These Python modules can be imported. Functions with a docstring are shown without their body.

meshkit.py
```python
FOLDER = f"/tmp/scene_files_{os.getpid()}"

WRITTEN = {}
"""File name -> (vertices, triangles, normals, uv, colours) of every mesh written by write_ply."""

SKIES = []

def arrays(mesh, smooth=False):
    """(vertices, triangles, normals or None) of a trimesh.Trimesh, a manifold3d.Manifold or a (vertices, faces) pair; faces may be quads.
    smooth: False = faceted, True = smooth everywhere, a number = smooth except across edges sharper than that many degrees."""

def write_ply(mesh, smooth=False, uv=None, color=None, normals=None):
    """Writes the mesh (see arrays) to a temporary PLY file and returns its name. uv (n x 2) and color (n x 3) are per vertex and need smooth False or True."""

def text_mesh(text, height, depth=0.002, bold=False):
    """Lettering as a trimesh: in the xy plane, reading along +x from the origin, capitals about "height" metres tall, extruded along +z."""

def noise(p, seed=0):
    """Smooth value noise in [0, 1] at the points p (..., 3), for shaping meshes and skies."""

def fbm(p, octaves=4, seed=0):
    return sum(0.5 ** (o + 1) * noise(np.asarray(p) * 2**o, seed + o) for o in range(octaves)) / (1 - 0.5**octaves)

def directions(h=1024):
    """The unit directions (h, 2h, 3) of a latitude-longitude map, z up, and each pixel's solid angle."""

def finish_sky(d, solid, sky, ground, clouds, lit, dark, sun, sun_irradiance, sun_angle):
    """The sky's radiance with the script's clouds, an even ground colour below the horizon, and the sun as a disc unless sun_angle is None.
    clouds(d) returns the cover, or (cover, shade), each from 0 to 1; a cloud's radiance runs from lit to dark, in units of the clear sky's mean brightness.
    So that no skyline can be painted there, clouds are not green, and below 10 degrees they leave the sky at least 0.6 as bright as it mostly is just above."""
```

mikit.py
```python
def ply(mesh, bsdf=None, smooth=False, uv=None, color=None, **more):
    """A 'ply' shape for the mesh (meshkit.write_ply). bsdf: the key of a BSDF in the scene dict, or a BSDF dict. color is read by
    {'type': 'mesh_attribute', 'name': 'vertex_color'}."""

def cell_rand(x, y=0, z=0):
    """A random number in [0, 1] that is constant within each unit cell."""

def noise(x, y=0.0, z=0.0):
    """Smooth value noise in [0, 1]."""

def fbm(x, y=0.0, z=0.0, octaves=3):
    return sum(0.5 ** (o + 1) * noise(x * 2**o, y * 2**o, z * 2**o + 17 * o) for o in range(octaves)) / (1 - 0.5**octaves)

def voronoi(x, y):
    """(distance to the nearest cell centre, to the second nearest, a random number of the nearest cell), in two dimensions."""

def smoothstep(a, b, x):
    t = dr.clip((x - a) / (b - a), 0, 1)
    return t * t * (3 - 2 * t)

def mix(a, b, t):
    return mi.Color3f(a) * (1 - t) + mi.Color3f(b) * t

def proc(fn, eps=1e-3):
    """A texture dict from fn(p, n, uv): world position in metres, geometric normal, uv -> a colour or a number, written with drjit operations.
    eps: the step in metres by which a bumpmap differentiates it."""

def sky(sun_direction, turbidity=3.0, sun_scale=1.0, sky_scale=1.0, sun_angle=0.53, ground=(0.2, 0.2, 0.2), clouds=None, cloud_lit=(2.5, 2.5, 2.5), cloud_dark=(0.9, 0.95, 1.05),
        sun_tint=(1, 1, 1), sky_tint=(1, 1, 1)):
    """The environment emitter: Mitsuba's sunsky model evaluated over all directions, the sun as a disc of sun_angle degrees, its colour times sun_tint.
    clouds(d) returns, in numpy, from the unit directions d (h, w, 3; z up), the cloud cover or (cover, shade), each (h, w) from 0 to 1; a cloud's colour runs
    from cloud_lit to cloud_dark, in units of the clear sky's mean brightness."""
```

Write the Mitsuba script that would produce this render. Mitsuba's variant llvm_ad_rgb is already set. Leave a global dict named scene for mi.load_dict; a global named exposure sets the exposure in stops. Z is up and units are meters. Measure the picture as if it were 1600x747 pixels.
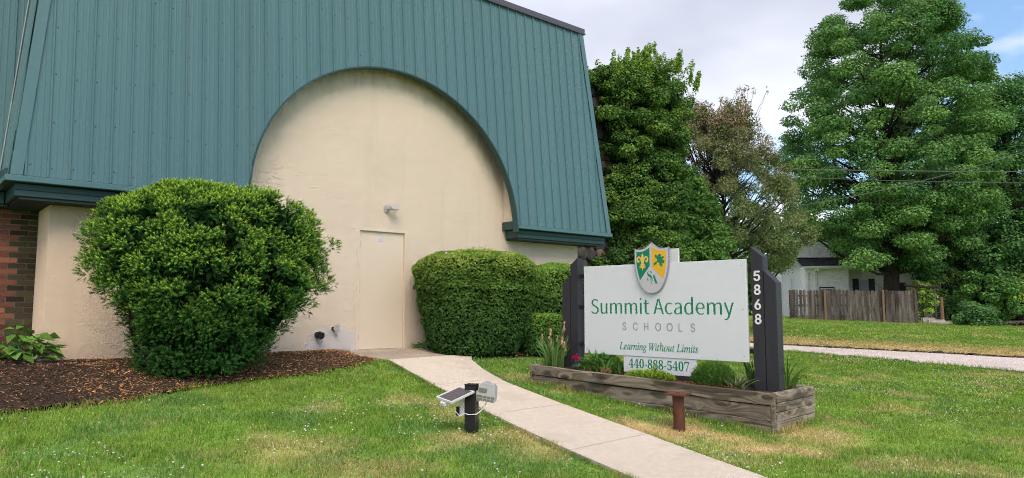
import math, json
import numpy as np, trimesh, shapely, drjit as dr, mitsuba as mi, mikit, meshkit
from shapely.geometry import Polygon, box as sbox, LineString
from scipy.interpolate import RBFInterpolator
from scipy.spatial import ConvexHull

scene, labels = {}, {}
T = mi.ScalarTransform4f

# ---------------------------------------------------------------- camera, sky, exposure
PITCH = math.radians(5.35)
scene['camera'] = {'type': 'perspective', 'fov': math.degrees(2 * math.atan(800 / 1130)), 'fov_axis': 'x', 'near_clip': 0.1, 'far_clip': 900.0,
                   'to_world': T().look_at(origin=[0, 0, 1.5], target=[0, math.cos(PITCH), 1.5 + math.sin(PITCH)], up=[0, 0, 1])}


def cloud_cover(d):
    x, y, z = d[..., 0], d[..., 1], d[..., 2]
    el = np.degrees(np.arcsin(np.clip(z, -1, 1)))
    az = np.degrees(np.arctan2(x, y))
    q = d / (0.25 + np.abs(z))[..., None]
    big = meshkit.fbm(q * 1.3 + 4.0, 5, 3)
    fine = meshkit.fbm(q * 3.1 + 9.0, 5, 8)
    # a broad bank of broken sky low in the north-east; unbroken stratus elsewhere
    brk = np.clip((az - 8) / 10, 0, 1) * np.clip((150 - az) / 20, 0, 1)
    lim = 13.5 + np.clip((az - 29) / 4, 0, 1) * 15
    opening = brk * np.clip((lim - el + (big - .5) * 8) / 2.5, 0, 1)
    cover = 1 - .97 * opening * np.clip(1 - (fine - .60 - .07 * np.clip((az - 28) / 4, 0, 1)) * 9, 0, 1)
    shade = np.clip(.40 + (big - .5) * 1.9 + (fine - .5) * .9 + np.clip((el - 16) / 22, -.25, .3), 0, 1)
    shade = shade * (1 - .75 * opening)
    return cover, shade


scene['sky'] = mikit.sky([.17, -.74, .80], turbidity=3, sun_scale=.30, sun_angle=34, sun_tint=(.98, 1.0, 1.12), clouds=cloud_cover,
                         cloud_lit=(2.22, 2.30, 2.56), cloud_dark=(1.05, 1.11, 1.36), sky_scale=1.0, ground=(.16, .17, .1))
exposure = 2.68


# ---------------------------------------------------------------- helpers
def rng(n):
    return np.random.default_rng(n)


def tag(key, label=None, cat=None, group=None, kind=None):
    e = {}
    if label: e['label'] = label
    if cat: e['category'] = cat
    if group: e['group'] = group
    if kind: e['kind'] = kind
    labels[key] = e


def put(key, mesh, bsdf, smooth=False, color=None, **kw):
    k, i = key, 0
    while k in scene:
        i += 1
        k = f'{key}_{i:03d}'
    scene[k] = mikit.ply(mesh, bsdf, smooth=smooth, color=color, **kw)
    return k


def cat(meshes):
    """(vertices, faces[, colours]) pairs joined."""
    vs, fs, cs, n = [], [], [], 0
    for m in meshes:
        vs.append(np.asarray(m[0], float)); fs.append(np.asarray(m[1], int) + n); n += len(m[0])
        if len(m) > 2: cs.append(np.broadcast_to(np.asarray(m[2], float), (len(m[0]), 3)))
    return (np.vstack(vs), np.vstack(fs)) + ((np.vstack(cs),) if cs else ())


BF = np.array([[0, 2, 1], [0, 3, 2], [4, 5, 6], [4, 6, 7], [0, 1, 5], [0, 5, 4], [1, 2, 6], [1, 6, 5], [2, 3, 7], [2, 7, 6], [3, 0, 4], [3, 4, 7]])


def hexa(bot, top):
    return np.vstack([bot, top]).astype(float), BF


def frame_box(o, ux, uy, a0, a1, b0, b1, z0, z1, ch=0.0):
    """A box in a frame of two horizontal unit axes; ch chamfers every edge."""
    o, ux, uy = (np.append(np.asarray(v, float)[:2], 0) for v in (o, ux, uy))
    def at(a, b, z): return o + ux * a + uy * b + np.array([0, 0, z])
    if ch <= 0:
        v = np.array([at(a, b, z) for z in (z0, z1) for a, b in ((a0, b0), (a1, b0), (a1, b1), (a0, b1))])
        return v, BF
    pts = []
    for a, sa in ((a0, 1), (a1, -1)):
        for b, sb in ((b0, 1), (b1, -1)):
            for z, sz in ((z0, 1), (z1, -1)):
                pts += [at(a + sa * ch, b + sb * ch, z), at(a + sa * ch, b, z + sz * ch), at(a, b + sb * ch, z + sz * ch)]
    return hull(pts)


def hull(pts):
    h = trimesh.convex.convex_hull(np.asarray(pts, float))
    return np.array(h.vertices), np.array(h.faces)


def tube(points, radii, sides=8, caps=True):
    p = np.asarray(points, float)
    r = np.broadcast_to(np.asarray(radii, float), (len(p),))
    t = np.gradient(p, axis=0)
    t /= np.linalg.norm(t, axis=1, keepdims=True) + 1e-12
    ref = np.array([0.31, 0.95, 0.05]) if abs(t[:, 2]).mean() > .6 else np.array([0, 0, 1.0])
    a = np.cross(t, ref); a /= np.linalg.norm(a, axis=1, keepdims=True) + 1e-12
    b = np.cross(t, a)
    g = np.arange(sides) * 2 * np.pi / sides
    v = p[:, None] + r[:, None, None] * (np.cos(g)[None, :, None] * a[:, None] + np.sin(g)[None, :, None] * b[:, None])
    i, j = np.meshgrid(np.arange(len(p) - 1), np.arange(sides), indexing='ij')
    q = np.stack([i * sides + j, i * sides + (j + 1) % sides, (i + 1) * sides + (j + 1) % sides, (i + 1) * sides + j], -1).reshape(-1, 4)
    f = np.vstack([q[:, [0, 1, 2]], q[:, [0, 2, 3]]])
    v = v.reshape(-1, 3)
    if caps:
        n = len(v)
        v = np.vstack([v, p[0], p[-1]])
        k = np.arange(sides)
        f = np.vstack([f, np.stack([k, (k + 1) % sides, k * 0 + n], 1)[:, ::-1], np.stack([k, (k + 1) % sides, k * 0 + n + 1], 1) + [(len(p) - 1) * sides, (len(p) - 1) * sides, 0]])
    return v, f


def unit(v):
    return v / (np.linalg.norm(v, axis=-1, keepdims=True) + 1e-12)


def leaves(c, t, n, L, W, col, fold=.18):
    """Folded rhombic leaves: centres, axis directions, normals, lengths, widths, colours."""
    N = len(c)
    L, W = (np.broadcast_to(np.asarray(x, float), (N,))[:, None] for x in (L, W))
    t = unit(t); s = unit(np.cross(n, t)); n = np.cross(t, s)
    v = np.stack([c - t * L * .5, c + s * W * .5 + n * W * fold - t * L * .06, c + t * L * .5 - n * L * .08, c - s * W * .5 + n * W * fold - t * L * .06], 1).reshape(-1, 3)
    k = np.arange(N)[:, None] * 4
    f = np.stack([k + [0, 1, 2], k + [0, 2, 3]], 1).reshape(-1, 3)
    return v, f, np.repeat(np.clip(col, 0.003, 1), 4, 0)


def blades(base, lean, h, w, col, tipcol=None, g=None):
    """Bent grass blades, three triangles each."""
    N = len(base)
    g = g or rng(5)
    a = g.uniform(0, 2 * np.pi, N)
    s = np.stack([np.cos(a), np.sin(a), np.zeros(N)], 1) * (w / 2)[:, None]
    up = np.array([0, 0, 1.0])
    m = base + lean * (.38 * h)[:, None] + up * (.62 * h)[:, None]
    e = base + lean * (1.0 * h)[:, None] + up * (.95 * h)[:, None]
    v = np.stack([base - s, base + s, m + s * .8, m - s * .8, e], 1).reshape(-1, 3)
    k = np.arange(N)[:, None] * 5
    f = np.stack([k + [0, 1, 2], k + [0, 2, 3], k + [3, 2, 4]], 1).reshape(-1, 3)
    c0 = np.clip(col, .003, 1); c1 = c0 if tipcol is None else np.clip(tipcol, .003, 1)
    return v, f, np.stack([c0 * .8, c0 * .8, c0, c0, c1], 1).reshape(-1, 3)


def extrude_poly(poly, fn, z0, z1):
    """A shapely polygon in (u, v) extruded between two offsets; fn(u, v, offset) gives world points."""
    ms = []
    for p in getattr(poly, 'geoms', [poly]):
        if p.is_empty or p.area < 1e-8: continue
        m = trimesh.creation.extrude_polygon(p, 1.0, engine='earcut')
        v = np.array(m.vertices)
        ms.append((fn(v[:, 0], v[:, 1], np.where(v[:, 2] > .5, z1, z0)), np.array(m.faces)))
    return cat(ms)


# facade frame of the front building: s runs along the wall, o stands out from it
AX = np.array([.7549, .6559]); NX = np.array([.6559, -.7549]); ORG = np.array([-2.25, 12.4])


def FW(s, o, z):
    s, o, z = np.broadcast_arrays(*(np.asarray(v, float) for v in (s, o, z)))
    q = ORG + s[..., None] * AX + o[..., None] * NX
    return np.concatenate([q, z[..., None]], -1)


def so_of(x, y):
    q = np.stack([np.asarray(x) - ORG[0], np.asarray(y) - ORG[1]], -1)
    return q @ AX, q @ NX


def fbox(s0, s1, o0, o1, z0, z1, ch=0.0):
    return frame_box(ORG, AX, NX, s0, s1, o0, o1, z0, z1, ch)


# sign frame: t runs along the panel from its near end, w stands out towards the path
SB = np.array([2.772, 8.575, .849]); SD = np.array([-.717, .697]); SN = np.array([-.697, -.717])


def SW(t, w, z):
    t, w, z = np.broadcast_arrays(*(np.asarray(v, float) for v in (t, w, z)))
    q = SB[:2] + t[..., None] * SD + w[..., None] * SN
    return np.concatenate([q, z[..., None]], -1)


def sbx(t0, t1, w0, w1, z0, z1, ch=0.0):
    return frame_box(SB, SD, SN, t0, t1, w0, w1, z0, z1, ch)


# ---------------------------------------------------------------- materials
def principled(col, rough=.7, spec=.3, **kw):
    if isinstance(col, (tuple, list)): col = {'type': 'rgb', 'value': list(col)}
    elif not isinstance(col, dict): col = mikit.proc(col)
    return {'type': 'twosided', 'bsdf': {'type': 'principled', 'base_color': col, 'roughness': rough, 'specular': spec, **kw}}


VC = {'type': 'mesh_attribute', 'name': 'vertex_color'}
scene['m_vertex'] = principled(VC, .85, .2)
scene['m_leaf'] = {'type': 'principledthin', 'base_color': VC, 'roughness': .55, 'diff_trans': .55, 'spec_trans': 0.0, 'eta': 1.4}
scene['m_gloss_leaf'] = {'type': 'principledthin', 'base_color': VC, 'roughness': .42, 'diff_trans': .4, 'spec_trans': 0.0, 'eta': 1.45}


def bump(bsdf, fn, scale=1.0, eps=2e-3):
    inner = bsdf['bsdf']
    return {'type': 'twosided', 'bsdf': {'type': 'bumpmap', 'arbitrary': mikit.proc(fn, eps), 'scale': scale, 'bsdf': inner}}


def fso(p):
    return (p.x - ORG[0]) * AX[0] + (p.y - ORG[1]) * AX[1], (p.x - ORG[0]) * NX[0] + (p.y - ORG[1]) * NX[1]


def stucco_col(p, n, uv):
    s, o = fso(p)
    c = mikit.mix((.68, .575, .465), (.70, .60, .485), mikit.fbm(s * .9, p.z * .9, o, 3))
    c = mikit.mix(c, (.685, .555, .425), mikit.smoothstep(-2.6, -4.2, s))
    c = c * (.985 + .03 * mikit.noise(s * 9, p.z * 9, o * 9))
    # mildew along the curve of the arch, rain streaks, bare plaster by the pipes
    e = dr.sqrt(dr.square((s - .1) / 2.58) + dr.square(dr.maximum(p.z - 3.08, 0) / 2.5))
    mould = mikit.smoothstep(.86, 1.03, e + .10 * (mikit.fbm(s * 4, p.z * 4, 2.0, 3) - .5)) * mikit.smoothstep(3.6, 4.6, p.z)
    c = mikit.mix(c, (.20, .17, .13), .55 * mould * (.4 + .8 * mikit.fbm(s * 14, p.z * 5, 1.0, 2)))
    streak = mikit.smoothstep(.62, .8, mikit.fbm(s * 7, p.z * .35, 3.0, 3))
    c = c * (1 - .03 * streak)
    d = dr.sqrt(dr.square((s + .86) / .52) + dr.square((p.z - .86) / .34)) + .5 * (mikit.fbm(s * 6, p.z * 6, 5.0, 3) - .5)
    c = mikit.mix(c, (.62, .61, .62), .8 * mikit.smoothstep(.98, .86, d))
    damp = mikit.smoothstep(1.15, .75, p.z + .3 * (mikit.fbm(s * 3, p.z * 2, 7.0, 3) - .5))
    return c * (1 - .10 * damp)


def stucco_h(p, n, uv):
    s, o = fso(p)
    a = mikit.fbm(s * 9 + 2 * mikit.noise(s * 3, p.z * 3, o), p.z * 13, o * 9, 3)
    ridge = mikit.smoothstep(.47, .5, a) * (1 - mikit.smoothstep(.5, .62, a))
    b = mikit.fbm(s * 17 + 40, p.z * 12, o * 13, 3)
    ridge2 = mikit.smoothstep(.52, .55, b) * (1 - mikit.smoothstep(.55, .66, b))
    m = mikit.smoothstep(.35, .60, mikit.fbm(s * 1.3 + 9, p.z * 1.3, o, 3))
    m = m - 1.6 * mikit.smoothstep(-3.4, -4.3, s)
    return (.0050 + .0025 * m) * ridge + (.0038 + .002 * m) * ridge2 + .002 * mikit.noise(s * 40, p.z * 40, o * 40)


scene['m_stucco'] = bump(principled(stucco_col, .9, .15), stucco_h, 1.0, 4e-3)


def green_col(p, n, uv):
    s, o = fso(p)
    c = mikit.mix((.078, .166, .190), (.090, .184, .210), mikit.fbm(s * 2.2, p.z * .4, o, 3))
    c = c * (.965 + .07 * mikit.cell_rand((s + 5.46) / .9144, 2, 1)) * (.95 + .1 * mikit.fbm(s * 3.1, p.z * .25, 1.0, 3))
    return mikit.mix(c, (.16, .2, .2), .12 * mikit.smoothstep(.60, .78, mikit.fbm(s * 9, p.z * .4, 6.0, 3)))


scene['m_green'] = principled(green_col, .42, .25)
scene['m_trim'] = principled((.026, .068, .068), .5, .35)
scene['m_soffit'] = principled((.028, .045, .045), .7, .2)
scene['m_screw'] = principled((.02, .05, .05), .4, .4)
scene['m_cap'] = principled((.085, .08, .105), .45, .4)
scene['m_door'] = principled(lambda p, n, uv: mikit.mix((.655, .565, .455), (.69, .60, .485), mikit.fbm(p.x * 2, p.z * 1.2, 1.0, 3)), .55, .3)
scene['m_brass'] = principled((.35, .27, .17), .5, .4)
scene['m_dark'] = principled((.018, .018, .02), .6, .3)
scene['m_grey_plastic'] = principled((.36, .37, .385), .45, .4)
scene['m_mortar'] = principled((.33, .30, .27), .95, .1)
scene['m_stone_mortar'] = principled(lambda p, n, uv: mikit.mix((.10, .088, .075), (.17, .15, .125), mikit.fbm(p.x * 5, p.y * 5, p.z * 5, 3)), .95, .1)
scene['m_white'] = principled(lambda p, n, uv: mikit.mix((.655, .695, .755), (.69, .73, .79), mikit.fbm(p.x * 1.3, p.y * 1.3, p.z * 1.9, 3)), .4, .4)
scene['m_white_edge'] = principled((.62, .64, .68), .5, .3)
scene['m_post_paint'] = principled(lambda p, n, uv: mikit.mix((.024, .024, .032), (.034, .034, .043), mikit.fbm(p.x * 14, p.y * 14, p.z * 2, 3)), .5, .4)
scene['m_ink_green'] = principled((.008, .21, .115), .5, .3)
scene['m_ink_grey'] = principled((.27, .27, .29), .5, .3)
scene['m_yellow'] = principled((.74, .43, .03), .45, .4)
scene['m_gold'] = principled((.74, .50, .12), .45, .4)
scene['m_silver'] = principled((.52, .52, .57), .35, .5)
scene['m_shield_rim'] = principled((.27, .26, .34), .35, .5)
scene['m_number'] = principled((.75, .76, .78), .35, .5)
scene['m_lilac'] = principled((.47, .50, .66), .7, .2)


def conc_col(p, n, uv):
    c = mikit.mix((.47, .415, .345), (.53, .475, .40), mikit.fbm(p.x * .8, p.y * .8, 1.0, 4))
    c = c * (.92 + .16 * mikit.fbm(p.x * 25, p.y * 25, 3.0, 2))
    return mikit.mix(c, (.36, .31, .25), .3 * mikit.smoothstep(.60, .74, mikit.fbm(p.x * 2.1, p.y * 2.1, 9.0, 4)))


def old_conc(p, n, uv):
    return mikit.mix((.22, .185, .15), (.37, .315, .255), mikit.fbm(p.x * 2.6, p.y * 2.6, 1.0, 4)) * (.85 + .3 * mikit.noise(p.x * 40, p.y * 40, 0))


scene['m_concrete'] = bump(principled(conc_col, .9, .15), lambda p, n, uv: .0012 * mikit.fbm(p.x * 60, p.y * 60, 0.0, 2), 1.0)
scene['m_old_concrete'] = bump(principled(old_conc, .9, .15), lambda p, n, uv: .002 * mikit.fbm(p.x * 40, p.y * 40, 0.0, 2), 1.0)
scene['m_drive'] = principled(lambda p, n, uv: mikit.mix((.37, .33, .31), (.46, .41, .38), mikit.fbm(p.x * .7, p.y * .7, 2.0, 4)) * (.9 + .2 * mikit.noise(p.x * 30, p.y * 30, 0)), .9, .15)


def board_col(p, n, uv):
    a = (p.x - SB[0]) * SD[0] + (p.y - SB[1]) * SD[1]
    b = (p.x - SB[0]) * SN[0] + (p.y - SB[1]) * SN[1]
    k1, k2, k3 = mikit.voronoi(a * 1.7, p.z * 5)
    warp = 1.2 * dr.exp(-dr.square(k1 * 3.2))
    g = mikit.fbm((a + b) * 1.1 + 3 * mikit.noise(p.z * 9, 1.0, 2.0), p.z * 42 + warp * 5, b * 40, 3)
    c = mikit.mix((.085, .066, .047), (.27, .235, .19), mikit.smoothstep(.25, .75, g))
    c = mikit.mix(c, (.34, .31, .275), .55 * mikit.smoothstep(.5, .8, mikit.fbm((a + b) * 1.7, p.z * 6, 4.0, 3)))
    c = mikit.mix(c, (.045, .035, .024), .7 * mikit.smoothstep(.18, .06, k1))
    return mikit.mix(c, (.04, .036, .025), .75 * mikit.smoothstep(.56, .72, mikit.fbm((a + b) * 2.2, p.z * 7, 8.0, 3)))


def board_h(p, n, uv):
    a = (p.x - SB[0]) * SD[0] + (p.y - SB[1]) * SD[1]
    b = (p.x - SB[0]) * SN[0] + (p.y - SB[1]) * SN[1]
    return .004 * mikit.fbm((a + b) * 2.0, p.z * 60, b * 60, 3)




def swap(fn):
    def turned(p, n, uv):
        a = (p.x - SB[0]) * SD[0] + (p.y - SB[1]) * SD[1]; b = (p.x - SB[0]) * SN[0] + (p.y - SB[1]) * SN[1]
        x = b * float(SD[0]) + a * float(SN[0]) + float(SB[0] + 3 * SD[0]); y = b * float(SD[1]) + a * float(SN[1]) + float(SB[1] + 3 * SD[1])
        return fn(mi.Point3f(x, y, p.z), n, uv)
    return turned


scene['m_board_end'] = bump(principled(swap(lambda p, n, uv: board_col(p, n, uv) * 1.25), .9, .12), swap(board_h), 1.0, 2e-3)
scene['m_board'] = bump(principled(board_col, .9, .12), board_h, 1.0, 2e-3)
scene['m_soil'] = principled(lambda p, n, uv: mikit.mix((.022, .016, .012), (.07, .05, .036), mikit.fbm(p.x * 18, p.y * 18, p.z * 18, 3)), .95, .05)
scene['m_rust'] = bump(principled(lambda p, n, uv: mikit.mix((.05, .025, .022), (.15, .062, .04), mikit.fbm(p.x * 16, p.y * 16, p.z * 9, 4)), .85, .15), lambda p, n, uv: .002 * mikit.fbm(p.x * 40, p.y * 40, p.z * 40, 2), 1.0)
scene['m_siding'] = principled((.84, .84, .86), .6, .25)
scene['m_trim_white'] = principled((.72, .72, .72), .5, .3)
scene['m_shingle'] = principled(lambda p, n, uv: mikit.mix((.025, .026, .03), (.055, .055, .06), mikit.cell_rand(p.x * 4, p.y * 4, p.z * 8)), .9, .1)
scene['m_shutter'] = principled((.05, .05, .075), .6, .25)
scene['m_pane'] = principled((.03, .035, .04), .08, .6)


def fence_col(p, n, uv):
    g = mikit.fbm(p.x * 9, p.y * 9, p.z * 1.1, 4)
    c = mikit.mix((.085, .074, .066), (.22, .195, .18), mikit.smoothstep(.25, .75, g))
    c = c * (.45 + .5 * mikit.cell_rand(p.x * 6.9 + 11, 1, 0))
    return mikit.mix(c, (.07, .055, .045), .6 * mikit.smoothstep(.55, .75, mikit.fbm(p.x * 2, p.y * 2, p.z * 2.2, 3)))


scene['m_fence'] = principled(fence_col, .92, .1)
scene['m_fence_brown'] = principled((.20, .13, .085), .9, .1)
scene['m_bark'] = bump(principled(lambda p, n, uv: mikit.mix((.020, .018, .015), (.055, .048, .04), mikit.fbm(p.x * 9, p.y * 9, p.z * 2, 3)), .95, .08), lambda p, n, uv: .03 * mikit.fbm(p.x * 9, p.y * 9, p.z * 2.2, 3), 1.0, 6e-3)
scene['m_line'] = principled((.11, .115, .12), .5, .3)
scene['m_wire'] = principled((.012, .012, .014), .6, .2)
scene['m_black_vinyl'] = principled((.012, .012, .014), .4, .4)
scene['m_cell'] = principled((.11, .09, .10), .3, .5)
scene['m_alu'] = principled((.62, .63, .65), .35, .5)
scene['m_lens'] = principled((.16, .17, .14), .15, .6)

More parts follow.
